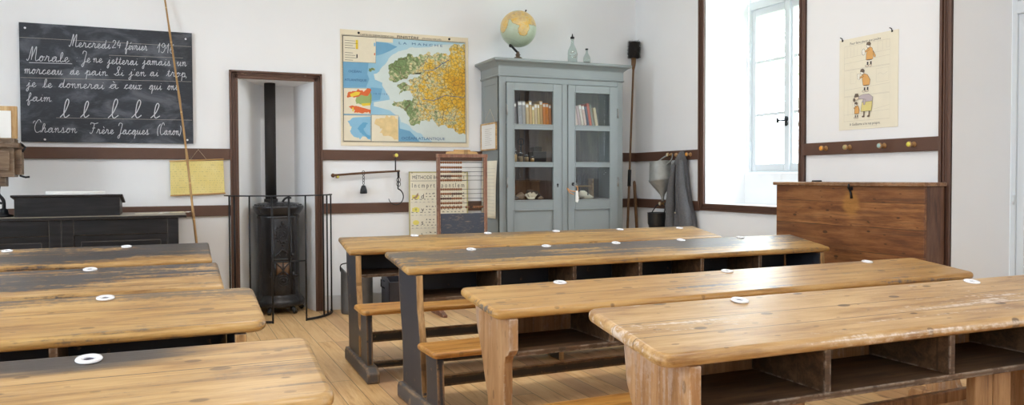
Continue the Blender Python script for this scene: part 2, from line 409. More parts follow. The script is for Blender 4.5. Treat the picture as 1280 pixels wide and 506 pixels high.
def casement(name, plane_x, yc, hw, z0, z1, side, transom=None, bars=(), door=False, solid=False):
    """two-leaf white window; side=+1: room lies towards -x"""
    w = sroot(name, (plane_x, yc, 0)); s = side
    def bx(b, x0, x1, y0, y1, za, zb): b.box(min(s * x0, s * x1), max(s * x0, s * x1), y0, y1, za, zb); return b
    f = MB(); fw = .035
    bx(f, 0, .07, -hw, -hw + fw, z0, z1); bx(f, 0, .07, hw - fw, hw, z0, z1); bx(f, 0, .07, -hw + fw, hw - fw, z0, z0 + .02); bx(f, 0, .07, -hw + fw, hw - fw, z1 - .04, z1)
    top = z1 - .04
    if transom:
        bx(f, -.012, .068, -hw + fw, hw - fw, transom, transom + .075); top = transom
    f.build('window_frame', M['trimw'], w, bevel=.004)
    if transom:
        bx(MB(), .03, .034, -hw + fw, hw - fw, transom + .075, z1 - .04).build('transom_panel' if solid else 'pane', M['trimw' if solid else 'glass'], w)
    for sg in (1, -1):
        a = MB(); sw = .048
        ya, yb = (.004, hw - fw) if sg > 0 else (-hw + fw, -.004)
        zb = z0 + .02; bot = .55 if door else .062
        bx(a, .012, .055, ya, ya + sw, zb, top); bx(a, .012, .055, yb - sw, yb, zb, top)
        bx(a, .012, .055, ya + sw, yb - sw, zb, zb + bot); bx(a, .012, .055, ya + sw, yb - sw, top - .06, top)
        for z in bars: bx(a, .02, .05, ya + sw, yb - sw, z - .013, z + .013)
        o = a.build('sash', M['trimw'], w, bevel=.004)
        if solid:
            q = bx(MB(), .028, .045, ya + sw, yb - sw, zb + bot, top - .06); bx(q, .020, .03, ya + sw + .05, yb - sw - .05, zb + bot + .05, top - .11); q.build('door_panel', M['trimw'], o, bevel=.004)
        else: bx(MB(), .034, .037, ya + sw, yb - sw, zb + bot, top - .06).build('pane', M['glass'], o)
    a = bx(MB(), -.006, .012, -.028, .028, z0 + .02, top).build('meeting_stile', M['trimw'], w, bevel=.004)
    h = MB(); zl = z0 + .455
    h.lathe([(.001, -.004), (.022, -.003), (.024, .004), (.014, .012), (.001, .014)], -s * .014, 0, 14, 'x', cz=zl)
    h.lathe([(.001, -.004), (.018, -.003), (.02, .004), (.012, .012), (.001, .014)], -s * .014, 0, 14, 'x', cz=zl - .04)
    h.tube([(-s * .02, 0, zl - .015), (-s * .045, .012, zl - .012), (-s * .055, .05, zl - .01)], .007)
    h.sphere((-s * .055, .055, zl - .01), .013, sc=(1, 1, 2.0)); h.build('latch', M['iron'], w)
    hg = MB()
    for z in (z0 + .25, z0 + 1.0):
        hg.tube([(-s * .008, hw - .03, z - .03), (-s * .008, hw - .03, z + .03)], .007)
    hg.build('hinge', M['trimw'], w)
    return w
casement('window_1', 4.8, 5.2035, .488, 1.178, 3.02, 1, 2.625, (1.693, 2.16))
casement('door_1', 4.8, 2.755, .518, .0, 3.02, 1, 2.14, (), door=True, solid=True)
casement('window_2', 4.8, -.7, .51, 1.0, 3.02, 1, 2.5, (1.5, 2.0))
for i, (y0, y1) in enumerate(LW): casement('window_%d' % (3 + i), XL - .2, (y0 + y1) / 2, (y1 - y0) / 2, .95, 2.95, -1, 2.45, (1.45, 1.95))

# brown rails and moulded frames
RT0, RT1, RL0, RL1 = 1.305, 1.394, .842, .930
def rail(name, *boxes):
    b = MB()
    for q in boxes: b.box(*q)
    return struct(b.build(name, M['brown'], bevel=.004))
e = .022
CX0, CX1 = .476, 1.229
rail('trim_1', (XL, CX0, YB - e, YB, RT0, RT1), (CX1, XR, YB - e, YB, RT0, RT1))
rail('trim_2', (XL, CX0, YB - e, YB, RL0, RL1), (CX1, XR, YB - e, YB, RL0, RL1))
rail('trim_3', (XR - e, XR, 5.858, YB - e, RT0, RT1)); rail('trim_4', (XR - e, XR, 5.858, YB - e, RL0, RL1))
rail('trim_5', (XR - .026, XR, 3.437, 4.567, RT0, RT1))
rail('trim_6', (XR - .018, XR, 3.43, 4.567, RL0, RL1))
def moulded(name, segs):
    """frame moulding: segs = list of functions (offset a..b, height) -> box"""
    b = MB()
    for f in segs:
        for a0, a1, h in ((0, 1, .012), (0, .24, .026), (.34, .46, .020), (.54, .62, .016), (.74, 1., .022)):
            b.box(*f(a0, a1, h))
    return struct(b.build(name, M['brown'], bevel=.003))
fw = .068; ZT = 2.042
moulded('trim_7', [lambda a, c, h: (CX0 + a * fw, CX0 + c * fw, YB - h, YB, 0, ZT - a * fw),
                   lambda a, c, h: (CX1 - c * fw, CX1 - a * fw, YB - h, YB, 0, ZT - a * fw),
                   lambda a, c, h: (CX0 + a * fw, CX1 - a * fw, YB - h, YB, ZT - c * fw, ZT - a * fw)])
vw = .078; WB = .848; vw2 = .062
moulded('trim_8', [lambda a, c, h: (XR - h, XR, W1 + (1 - c) * vw, W1 + (1 - a) * vw, WB + a * vw2, ZC),
                   lambda a, c, h: (XR - h, XR, W0 - (1 - a) * vw2, W0 - (1 - c) * vw2, WB + a * vw2, ZC),
                   lambda a, c, h: (XR - h, XR, W0 - (1 - a) * vw2, W1 + (1 - a) * vw, WB + a * vw2, WB + c * vw2)])
moulded('trim_9', [lambda a, c, h: (XR - h, XR, D1 + (1 - c) * vw, D1 + (1 - a) * vw, 0, ZC),
                   lambda a, c, h: (XR - h, XR, D0 - (1 - a) * vw, D0 - (1 - c) * vw, 0, ZC)])
b = MB(); b.box(XL, CX0, YB - .015, YB, 0, .13); b.box(CX1, XR, YB - .015, YB, 0, .13)
struct(b.build('baseboard_back', M['skirt'], bevel=.004))
b = MB(); b.box(XR - .015, XR, D1 + vw, YB - .015, 0, .13)
struct(b.build('baseboard_right', M['skirt'], bevel=.004))

# outside: lawn and two thin trees beyond the panes
struct(MB().box(5.3, 40, -25, 45, -.45, -.3).build('ground', plain('pale_grass', (.22, .28, .14), .9, var=.4, scale=.6)))
M['bark'] = plain('pale_lichen_bark', (.42, .43, .36), .9, var=.3, scale=8.)
M['leaf'] = plain('pale_spring_leaves', (.36, .44, .28), .8, var=.3)
def tree(x, y, h, seed, label):
    rg = random.Random(seed); t = thing('tree', label, 'tree', (x, y, -.3))
    tr = MB(); lf = MB(); tips = []
    def grow(p, d, r, L, lev):
        q = p + d * L; mid = p + d * L * .5 + Vector((rg.uniform(-.05, .05), rg.uniform(-.05, .05), 0)) * L
        tr.tube([p, mid, q], [r, r * .85, r * .65], 6)
        if lev == 0: tips.append(q); return
        for i in range(3 if lev > 1 else 4):
            nd = (d + Vector((rg.uniform(-.8, .8), rg.uniform(-.8, .8), rg.uniform(-.1, .5)))).normalized()
            grow(p + d * L * rg.uniform(.55, 1), nd, r * .55, L * rg.uniform(.6, .8), lev - 1)
    grow(Vector((0, 0, 0)), Vector((0, 0, 1)), .07, h * .42, 4)
    for q in tips:
        for i in range(5):
            c = q + Vector((rg.uniform(-.3, .3), rg.uniform(-.3, .3), rg.uniform(-.3, .3))); a = Vector((rg.uniform(-1, 1), rg.uniform(-1, 1), rg.uniform(-1, 1))).normalized() * .06
            bb = a.cross(Vector((rg.uniform(-1, 1), rg.uniform(-1, 1), .3))).normalized() * .04
            lf.add([c - a, c + bb, c + a, c - bb], [(0, 1, 2, 3)])
    tr.build('trunk', M['bark'], t); lf.build('foliage', M['leaf'], t)
tree(9.3, 9.35, 5.2, 3, 'thin pale tree outside, seen through the left sash of the window')
tree(12.2, 11.2, 6.5, 8, 'taller bare tree farther out beyond the window panes')
# ------------------------------------------------------------------ school desks with attached benches
HON = ((.30, .145, .036), (.50, .285, .085), (.64, .41, .155))
WAX = ((.25, .12, .035), (.47, .27, .09), (.62, .40, .17))
BLK = (.045, .042, .045); GRY = (.10, .085, .075)
def topmat(name, cols, D,  stains=(), seams=(.5,), worn=0., rough=.31, knots=.6, grime=.4, blobs=()):
    cols = [tuple(q * .88 for q in c_) for c_ in cols]
    return wood(name, *cols, rough=rough, axis='x', seams=[(1, D * s) for s in seams], stains=stains, worn=worn, knots=knots, grime=grime, blobs=blobs)
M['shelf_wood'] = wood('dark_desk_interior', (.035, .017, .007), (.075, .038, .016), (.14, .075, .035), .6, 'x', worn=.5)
M['honey_panel'] = wood('scrubbed_honey_panel', (.26, .125, .045), (.38, .20, .085), (.48, .285, .14), .5, 'z', worn=.8,
                        stains=[(2, .35, .95, (.50, .42, .37), .32)])
M['honey_bench'] = wood('orange_bench_board', (.30, .12, .02), (.52, .24, .05), (.62, .34, .10), .38, 'x', worn=.2)
M['black_panel'] = painted('worn_black_paint', (.030, .035, .048), (.46, .27, .12), .62, .024)
M['bare'] = wood('bare_rubbed_and_lit_wood', (.20, .10, .035), (.40, .23, .09), (.56, .36, .17), .5, 'z', grime=.6)
M['black_bar'] = painted('worn_black_rail', (.028, .026, .026), (.48, .30, .13), .75, .022)
M['old_foot'] = painted('scuffed_foot_paint', (.09, .085, .085), (.42, .27, .14), .9, .03, .6)
M['nose_dark'] = plain('ink_dark_end_grain', (.09, .085, .095), .4, var=.4, scale=30.)

def desk(label, X, Y, rot, zf, zn, D, L, side, top, style, panel, bar, foot, bench, bench_z, inset, dividers, rad, mid_legs=(), boards=(), bars=((.135, .187),), u_z=.115, th=.033, skew=(0, 0), darkends=False):
    c, s = math.cos(R(rot)), math.sin(R(rot))
    t = thing('school_desk', label, 'school desk', (X + s * D, Y - c * D, 0), (0, 0, R(rot)), 'long pupils\' desks with attached benches')
    x0, x1 = (0, L) if side == 'R' else (-L, 0)
    sl = (zf - zn) / D
    zt = lambda y: zn + sl * y
    ol = rrect(x0, x1, 0, D, rad)
    ex = x0 if side == 'R' else x1
    ol = [(x + (skew[0] + (skew[1] - skew[0]) * y / D if abs(x - ex) < .2 else 0), y) for x, y in ol]
    b = slab(MB(), ol, zt, th, th * .46)
    b.build('tabletop', top, t)
    zu = lambda y: zt(y) - th
    sr = zn - .150          # shelf top
    pi = [x0 + inset, x1 - inset - .034] if side == 'R' else [x0 + inset, x1 - inset - .034]
    bz = bench_z - .03
    if style == 'H':
        nb = -.068 - .012 * (.29 - u_z) / .2
        poly = [(.24, .08), (.245, .25), (.258, .36), (.285, .47), (.305, .58), (.31, zu(.31)), (0, zu(0)), (-.012, .5), (-.05, .36), (nb, u_z + .01)]
        poly += [(nb - .035 + .034 * math.cos(q), u_z + .034 * math.sin(q)) for q in [-PI * i / 8 for i in range(9)]]
        poly += [(nb - .072, u_z + .02), (-.135, bz), (-.30, bz), (-.32, .08)]
        if u_z > .2: poly += [(-.142, .08), (-.14, u_z - .075), (-.078, u_z - .075), (-.08, .08)]
    else:
        poly = [(.20, .08), (.20, .33), (.235, .42), (.262, .50), (.30, .575), (.325, zu(.325)), (0.004, zu(.004)), (.004, .545), (.018, .527), (.042, .515), (.052, .49), (.052, .2), (.02, .13), (-.02, .08)]
    for px in pi:
        q = MB().prism(poly, px, px + .034, 'x')
        if style == 'H': q.mark(1, lambda nn, cc: nn.y < -.35 and cc.y > -.14 and cc.z > .1 or (cc.z < .3 and nn.z > .6 and cc.y > -.2))
        q.build('end_panel', [panel, M['bare']], t, bevel=.003)
        fb = MB().prism([(-.41, 0), (.285, 0), (.285, .06), (.26, .085), (-.36, .085), (-.41, .055)], px - .02, px + .052, 'x')
        fb.build('foot_runner', foot, t, bevel=.008)
        if style != 'H':
            MB().prism([(-.30, .08), (-.115, .08), (-.14, .2), (-.145, bz), (-.285, bz), (-.29, .2)], px, px + .034, 'x').build('bench_leg', panel, t, bevel=.003)
    a0, a1 = pi[0] + .034, pi[1]
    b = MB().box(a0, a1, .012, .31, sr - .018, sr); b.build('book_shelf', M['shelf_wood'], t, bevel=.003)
    b = MB().prism([(.31, sr - .018), (.328, sr - .018), (.328, zu(.328)), (.31, zu(.31))], a0, a1, 'x'); b.build('back_board', panel, t)
    for d in dividers:
        q = (x0 + d) if side == 'R' else (x1 - d)
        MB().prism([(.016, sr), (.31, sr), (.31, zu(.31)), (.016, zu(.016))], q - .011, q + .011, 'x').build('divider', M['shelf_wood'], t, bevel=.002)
    bo = rrect(a0 - .07, a1 + .07, -.36, -.095, (.035,) * 4)
    slab(MB(), bo, lambda y: bench_z, .03, .013).build('bench_seat', bench, t)
    for za, zb in bars:
        MB().box(a0, a1, -.13, -.095, za, zb).mark(1, lambda nn, cc: nn.z > .8).build('stretcher', [bar, M['bare']], t, bevel=.006)  # pale bare wood on the top face, also standing in for light there
    for d in mid_legs:
        q = x0 + d
        MB().prism([(-.30, 0), (-.12, 0), (-.14, bz), (-.28, bz)], q - .017, q + .017, 'x').mark(1, lambda nn, cc: nn.y < -.5).build('bench_leg', [bar, M['bare']], t, bevel=.003)
    for d, wd in boards:
        bb = MB(); k = max(1, round(wd / .085))
        for i in range(k): bb.box(x0 + d + i * wd / k + .002, x0 + d + (i + 1) * wd / k - .002, .06, .09, 0, sr - .018)
        bb.build('support_board', M['support'], t, bevel=.003)
    return t, zt, D
M['support'] = wood('brown_support_boards', (.17, .08, .03), (.33, .17, .07), (.45, .26, .12), .5, 'z')
DK = {}
T_ = {}
T_['R1'] = topmat('desk_top_grey_back_edge', HON, .378, [(1, .10, .42, GRY, .7)], worn=.4)
T_['R2'] = topmat('desk_top_black_back_half', HON, .355, [(1, -.02, .26, (.075, .07, .072), .92)], worn=.4)
T_['R3'] = topmat('desk_top_clean_honey', ((.37, .175, .04), (.52, .285, .08), (.63, .385, .14)), .351, [(1, .25, .60, (.25, .15, .08), .35), (0, .012, -.012, (.09, .085, .09), .9)], seams=(.45,), worn=.1, grime=.12)
T_['R4'] = topmat('desk_top_waxed_scratched', ((.30, .15, .05), (.49, .29, .11), (.61, .40, .19)), .381, [(1, .25, .6, (.25, .18, .12), .5), (1, .012, -.016, (.60, .50, .40), .75), (0, .015, -.015, (.58, .48, .40), .8)], seams=(.33, .60), worn=1., knots=.8, grime=.3)
T_['L1'] = topmat('desk_top_mostly_black', WAX, .385, [(1, -.04, .16, BLK, .97)], worn=.2)
T_['L2'] = topmat('desk_top_half_black', WAX, .385, [(1, -.01, .23, BLK, .96)], worn=.2)
T_['L3'] = topmat('desk_top_smudged_back', HON, .385, [(1, .12, .46, (.09, .07, .055), .78)], seams=(.55,), worn=.3)
T_['L4'] = topmat('desk_top_ink_stained', ((.28, .14, .045), (.47, .275, .095), (.61, .395, .17)), .379, [(1, .26, .70, (.09, .075, .06), .55)], seams=(.58,), worn=.3,
                  blobs=[((-.50, .335, .75), (3.4, 12., 1.), (.03, .026, .026), .95)])
R1 = dict(side='R', style='H', panel=M['black_panel'], bar=M['black_bar'], foot=M['old_foot'], bench=M['honey_bench'])
R3 = dict(R1, style='N', panel=M['honey_panel'], foot=M['support'], bar=M['support'])
Ls = dict(R1, side='L')
ri = lambda L, n, i=.04: [i + .034 + (L - 2 * i - .068) * k / n for k in range(1, n)]
DK['R1'] = desk('farthest right-hand desk, honey top greying at the back, before the grey cabinet', 1.002, 5.115, -1.4, .770, .713, .378, 2.723, top=T_['R1'], bench_z=.405, inset=.04, dividers=ri(2.723, 5), rad=(.016,) * 4, mid_legs=(1.27,), bars=((.175, .235), (.02, .058)), u_z=.285, **R1)
DK['R2'] = desk('second desk from the back on the right, blackened rear half and black end panels', 1.059, 4.114, .98, .759, .699, .355, 2.81, top=T_['R2'], bench_z=.355, inset=.055, dividers=[.509, .956, 1.381, 1.812, 2.248], rad=(.016,) * 4, skew=(.008, -.01), **R1)
DK['R3'] = desk('clean honey desk with rounded dark left edge, third row on the right', 1.021, 2.863, 1.46, .729, .687, .351, 2.517, top=T_['R3'], bench_z=.378, inset=.055, dividers=ri(2.517, 6, .055), rad=(.03,) * 4, **R3)
DK['R4'] = desk('nearest right-hand desk with chipped pale front edge and open book compartments', 1.083, 1.972, -.28, .779, .717, .381, 2.6, top=T_['R4'], bench_z=.40, inset=.088, dividers=[.545, 1.025, 1.50, 1.975], rad=(.045, .045, .03, .03), boards=((.385, .125), (1.18, .17)), th=.036, **R3)
DK['L1'] = desk('farthest left-hand desk with mostly blackened top, before the black teacher\'s desk', .216, 4.92, -.06, .78, .72, .385, 2.6, top=T_['L1'], bench_z=.40, inset=.05, dividers=ri(2.6, 5), rad=(.012,) * 4, **Ls)
DK['L2'] = desk('second left-hand desk from the back, half black half bare wood top', .200, 3.741, .52, .78, .72, .385, 2.6, top=T_['L2'], bench_z=.40, inset=.05, dividers=ri(2.6, 5), rad=(.014,) * 4, **Ls)
DK['L3'] = desk('left-hand desk with rounded corner and smudged brown top, just before the nearest one', .265, 2.856, .9, .778, .719, .385, 2.6, top=T_['L3'], bench_z=.40, inset=.06, dividers=ri(2.6, 5), rad=(.03, .04, .03, .03), **Ls)
DK['L4'] = desk('nearest left-hand desk, worn wood top with black ink stain around its inkwell', .311, 1.975, -.22, .765, .711, .379, 2.6, top=T_['L4'], bench_z=.40, inset=.06, dividers=ri(2.6, 5), rad=(.03, .045, .03, .03), th=.036, **Ls)

# inkwells sunk along the back edge of each top
IW = {}
def inkwell(k, u, v, label):
    t, zt, D = DK[k]; y = D * (1 - v)
    sl = math.atan2(zt(D) - zt(0), D)
    p = t.matrix_basis @ Vector((u, y, zt(y)))
    r = thing('inkwell', label, 'inkwell', p, (sl, 0, t.rotation_euler.z), 'white inkwells in the desk tops')
    r.scale = (.76, .76, .9)
    if not IW:
        IW['rim'] = MB().lathe([(.0155, .0005), (.0345, .0005), (.036, .003), (.0335, .0065), (.024, .0075), (.0155, .005), (.0155, .001)], n=28, caps=False)
        IW['m1'] = IW['rim'].build('rim', M['ceramic'], r)
        IW['m2'] = MB().lathe([(.0155, .0012), (.0152, .0018), (.001, .0018)], n=20).build('ink', M['inkhole'], r)
    else:
        for q in ('m1', 'm2'):
            c = IW[q].copy(); C.objects.link(c); c.parent = r
    return r
for i, u in enumerate((.498, 1.016, 1.534, 2.047, 2.551)):
    inkwell('R1', u, (.10, .10, .11, .14, .19)[i], ['inkwell on the farthest right desk, before the printed reading chart', 'inkwell on the farthest right desk, before the abacus slate', 'inkwell on the farthest right desk, before the left cabinet door', 'inkwell on the farthest right desk, at the cabinet\'s right edge', 'inkwell on the farthest right desk, below the hanging coat'][i])
for i, u in enumerate((.471, .935, 1.404, 1.879, 2.345)):
    inkwell('R2', u, .115, 'inkwell on the second right desk with blackened top, %s from its left end' % ['first', 'second', 'third', 'fourth', 'fifth'][i])
for i, u in enumerate((.421, 1.271, 2.146)):
    inkwell('R3', u, .115, ['inkwell nearest the left end of the clean honey desk', 'middle inkwell on the clean honey desk, in the window glare', 'inkwell on the clean honey desk, in front of the big chest'][i])
inkwell('R4', .508, .125, 'inkwell with violet stain near the left of the nearest right desk')
inkwell('R4', 1.532, .125, 'inkwell at the far right of the chipped nearest right desk')
inkwell('L1', -.994, .15, 'inkwell on the farthest left desk, at the photo\'s left edge')
inkwell('L1', -.429, .13, 'inkwell on the farthest left desk, below the black slope box')
inkwell('L2', -.499, .11, 'inkwell on the half black second left desk')
inkwell('L3', -.451, .12, 'inkwell with violet hole on the smudged brown left desk')
inkwell('L4', -.472, .13, 'large inkwell amid a black stain on the nearest left desk')
# ------------------------------------------------------------------ blackboard with chalk handwriting
n = NT('chalky_blackboard'); v = n.co()
sm = n.noise(n.vmath('MULTIPLY', v, (2.2, 4., 1.)), 1.6, 5., .6, .6); fi = n.noise(n.vmath('MULTIPLY', v, (5., 60., 1.)), 4., 3.)
c = n.mix(n.math('MULTIPLY', n.step(sm, .46, .66), .55), (.036, .041, .052), (.17, .185, .215))
c = n.mix(n.math('MULTIPLY', n.step(fi, .55, .75), .12), c, (.35, .38, .42))
M['slate'] = n.done(c, .62, 0, .3)
GL = {
 'a': "0,.1 .3,.5 .72,.93 .5,1 .22,.7 .22,.25 .42,0 .7,.35 .84,1|.84,1 .8,.3 .95,0 1.2,.3;1.2", 'c': "0,0 .25,.5 .6,.98 .72,.8|.6,.98 .35,.85 .22,.4 .45,0 .7,.1 .95,.4;.95",
 'd': "0,.1 .3,.5 .72,.93 .5,1 .22,.7 .22,.25 .42,0 .7,.35 .9,1.9|.9,1.9 .84,.9 .82,.3 .97,0 1.22,.3;1.22", 'e': "0,.1 .35,.35 .66,.75 .5,1 .27,.75 .24,.3 .46,0 .7,.1 .92,.4;.92",
 'f': "0,0 .35,.6 .62,1.5 .5,1.95 .36,1.5 .33,.4 .3,-.7 .42,-1 .56,-.6 .5,-.05 .62,.05 .85,.3;.85", 'h': "0,0 .35,.7 .6,1.6 .46,1.95 .32,1.5 .26,0|.26,.3 .5,.9 .68,1 .74,.7 .7,.2 .85,0 1.08,.3;1.08",
 'i': "0,.1 .25,.5 .4,1 .36,.3 .5,0 .76,.3|.45,1.42 .49,1.5;.76", 'j': "0,.1 .25,.5 .42,1 .4,0 .36,-.75 .18,-1 .06,-.7 .3,-.2 .8,.3|.47,1.42 .51,1.5;.8", 'l': "0,0 .35,.6 .58,1.6 .44,1.95 .3,1.5 .28,.4 .44,0 .76,.3;.76",
 'm': "0,.6 .16,1 .22,.7 .2,0|.2,.4 .42,.95 .58,.9 .58,0|.58,.4 .8,.95 .96,.9 .96,.25 1.1,0 1.32,.3;1.32", 'n': "0,.6 .16,1 .22,.7 .2,0|.2,.4 .42,.95 .6,.9 .6,.25 .75,0 .98,.3;.98",
 'o': "0,.1 .25,.6 .58,.97 .36,.98 .2,.6 .25,.15 .46,0 .68,.3 .68,.75 .56,.97 .75,.85 .98,.9;.98", 'p': "0,.2 .25,.7 .36,1.1 .33,0 .3,-1|.33,.4 .55,.98 .78,.85 .8,.3 .6,0 .4,.12|.6,0 .85,.05 1.02,.3;1.02",
 'q': "0,.1 .3,.5 .72,.93 .5,1 .22,.7 .22,.25 .42,0 .7,.35 .84,1|.84,1 .8,0 .78,-1|.78,-.4 1.,0 1.15,.3;1.15", 'r': "0,.1 .22,.7 .3,1.15 .38,.92 .6,.95 .6,.5 .6,.2 .74,0 .98,.3;.98",
 's': "0,.1 .25,.6 .4,1.15 .5,.7 .55,.2 .38,0 .2,.12|.42,0 .65,.05 .85,.3;.85", 't': "0,.1 .28,.7 .42,1.6 .36,.4 .5,0 .78,.3|.15,1.12 .66,1.2;.78",
 'u': "0,.5 .2,1 .2,.3 .36,0 .6,.4 .74,1|.74,1 .7,.3 .86,0 1.1,.3;1.1", 'v': "0,.6 .18,1 .26,.4 .42,0 .64,.5 .68,1 .95,.85;.95", 'x': "0,.7 .2,1 .38,.75 .38,.25 .2,0 .06,.15|.8,.9 .58,1 .42,.7 .44,.2 .6,0 .92,.3;.92",
 'M': "0,.3 .15,0 .35,.5 .55,2.2 .66,2.8 .74,2.2 .74,.2|.74,.6 1.1,2.2 1.3,2.8 1.36,1.6 1.34,.5 1.5,0 1.85,.3;1.8", 'J': "0,1.9 .15,2.5 .55,2.5 .8,2.2 .62,.8 .5,-.6 .25,-1 .1,-.6 .5,-.05 1.0,.3;1.0",
 'S': "0,.4 .4,.5 .8,1.6 .95,2.5 .7,2.7 .5,2.1 .75,1.1 .85,.4 .5,0 .15,.3|.6,0 1.0,.3;1.05", 'C': ".02,2.0 .05,2.35 .3,2.5|1.25,2.2 1.05,2.7 .75,2.7 .42,1.9 .34,.9 .6,.1 .95,0 1.4,.4;1.35",
 'F': "0,2.2 .1,2.6 .5,2.5 1.0,2.4 1.6,2.6|.8,2.45 .72,1.2 .5,.2 .2,0 .05,.3|.45,1.3 1.1,1.35;1.5",
 '1': "0,.9 .3,2|.3,2 .3,0;.55", '2': "0,1.5 .25,2 .6,1.7 .5,1 .05,.05 .4,.05 .8,.1;.95", '4': "0.4,2 .1,.8 .8,.8|.65,1.3 .6,0;.9", '9': "0.55,1.6 .3,2 .05,1.5 .3,1.1 .55,1.6 .55,.6 .3,0 .05,.2;.75",
 '6': "0.5,1.9 .2,1.4 .05,.6 .3,0 .55,.5 .35,.95 .08,.6;.7", ':': "0.1,.15 .14,.2|.1,.9 .14,.95;.3", '.': "0.1,0 .15,.05;.3", ',': "0.15,.1 .05,-.35;.3", "'": "0.1,1.7 .02,1.3;.2", '(': "0.35,2.2 .1,1.5 .1,.5 .35,-.3;.45", ')': "0.05,2.2 .3,1.5 .3,.5 .05,-.3;.45"}
GL = {k: ([[tuple(float(q) for q in p.split(',')) for p in st.split(' ')] for st in g.split(';')[0].split('|')], float(g.split(';')[1])) for k, g in GL.items()}
ACC = {'é': ('e', [(.5, 1.35), (.75, 1.75)]), 'è': ('e', [(.35, 1.75), (.6, 1.35)]), 'à': ('a', [(.4, 1.75), (.65, 1.35)])}
def cursive(mb, word, u0, u1, v, s, z, w):
    x = 0; st = []
    for ch in word:
        acc = None
        if ch in ACC: ch, acc = ACC[ch]
        g, ad = GL[ch]
        for p in g: st.append([(x + a, b) for a, b in p])
        if acc: st.append([(x + a, b) for a, b in acc])
        x += ad
    k = (u1 - u0) / x
    for p in st:
        q = [(u0 + a * k + .12 * b * s, v + b * s) for a, b in p]
        q = smooth_path(q, 5) if len(q) > 2 else q
        mb.line(q, w, z)
bt = thing('blackboard', 'black wall blackboard covered in white chalk handwriting', 'blackboard', (-1.0, YB - .012, 1.431), FACE_BACK)
MB().box(0, 1.197, 0, .89, -.010, .012).build('board', M['slate'], bt, bevel=.002)
WORDS = [('Mercredi', .325, .609, .728, .034), ('24', .62, .681, .736, .030), ('février', .709, .868, .729, .034), ('1916', .937, 1.063, .719, .038), ('Morale', .045, .324, .607, .038), (':', .372, .383, .615, .034), ('Je', .41, .469, .613, .034), ('ne', .486, .552, .617, .032), ('jetterai', .585, .798, .611, .033), ('jamais', .832, 1.035, .619, .033), ('un', 1.081, 1.153, .621, .034), ('morceau', .028, .28, .51, .034), ('de', .327, .392, .516, .032), ('pain.', .43, .594, .518, .032), ('Si', .628, .7, .523, .026), ("j'en", .734, .854, .527, .032), ('ai', .882, .946, .531, .032), ('trop,', 1.004, 1.157, .535, .032), ('je', .042, .104, .411, .033), ('le', .146, .209, .41, .033), ('donnerai', .251, .56, .414, .033), ('à', .593, .66, .421, .033), ('ceux', .699, .824, .423, .033), ('qui', .875, .968, .425, .033), ('ont', 1.008, 1.085, .428, .033), ('faim.', .04, .213, .305, .032), ('l', .258, .319, .188, .072), ('l', .395, .452, .192, .064), ('l', .584, .654, .192, .076), ('l', .749, .817, .198, .072), ('l', .886, .95, .2, .060), ('Chanson', .073, .369, .072, .034), ('Frère', .455, .621, .069, .032), ('Jacques', .649, .87, .068, .034), ('(Canon)', .928, 1.104, .069, .034)]
for wd, u0, u1, v, s in WORDS:
    b = MB(); cursive(b, wd, u0, u1, v, s, .0132, .0042 if s < .05 else .0065)
    if wd == 'Morale': b.line([(.061, .592), (.345, .598)], .004, .0132)
    b.build('chalk_word', M['chalk'], bt)
for p in (((.003, .777), (1.19, .780)), ((.597, .677), (1.13, .686)), ((.003, .478), (1.187, .499)), ((.232, .184), (1.188, .190))): b = MB(); b.line(p, .0022, .0128); b.build('ruled_line', M['greyink'], bt)
for u, v in ((.039, .849), (1.15, .839), (.155, .018), (1.152, .029)): MB().lathe([(.008, 0), (.008, .002), (.002, .004)], u, v, 10, cz=.0125).build('nail_head', M['ceramic'], bt)

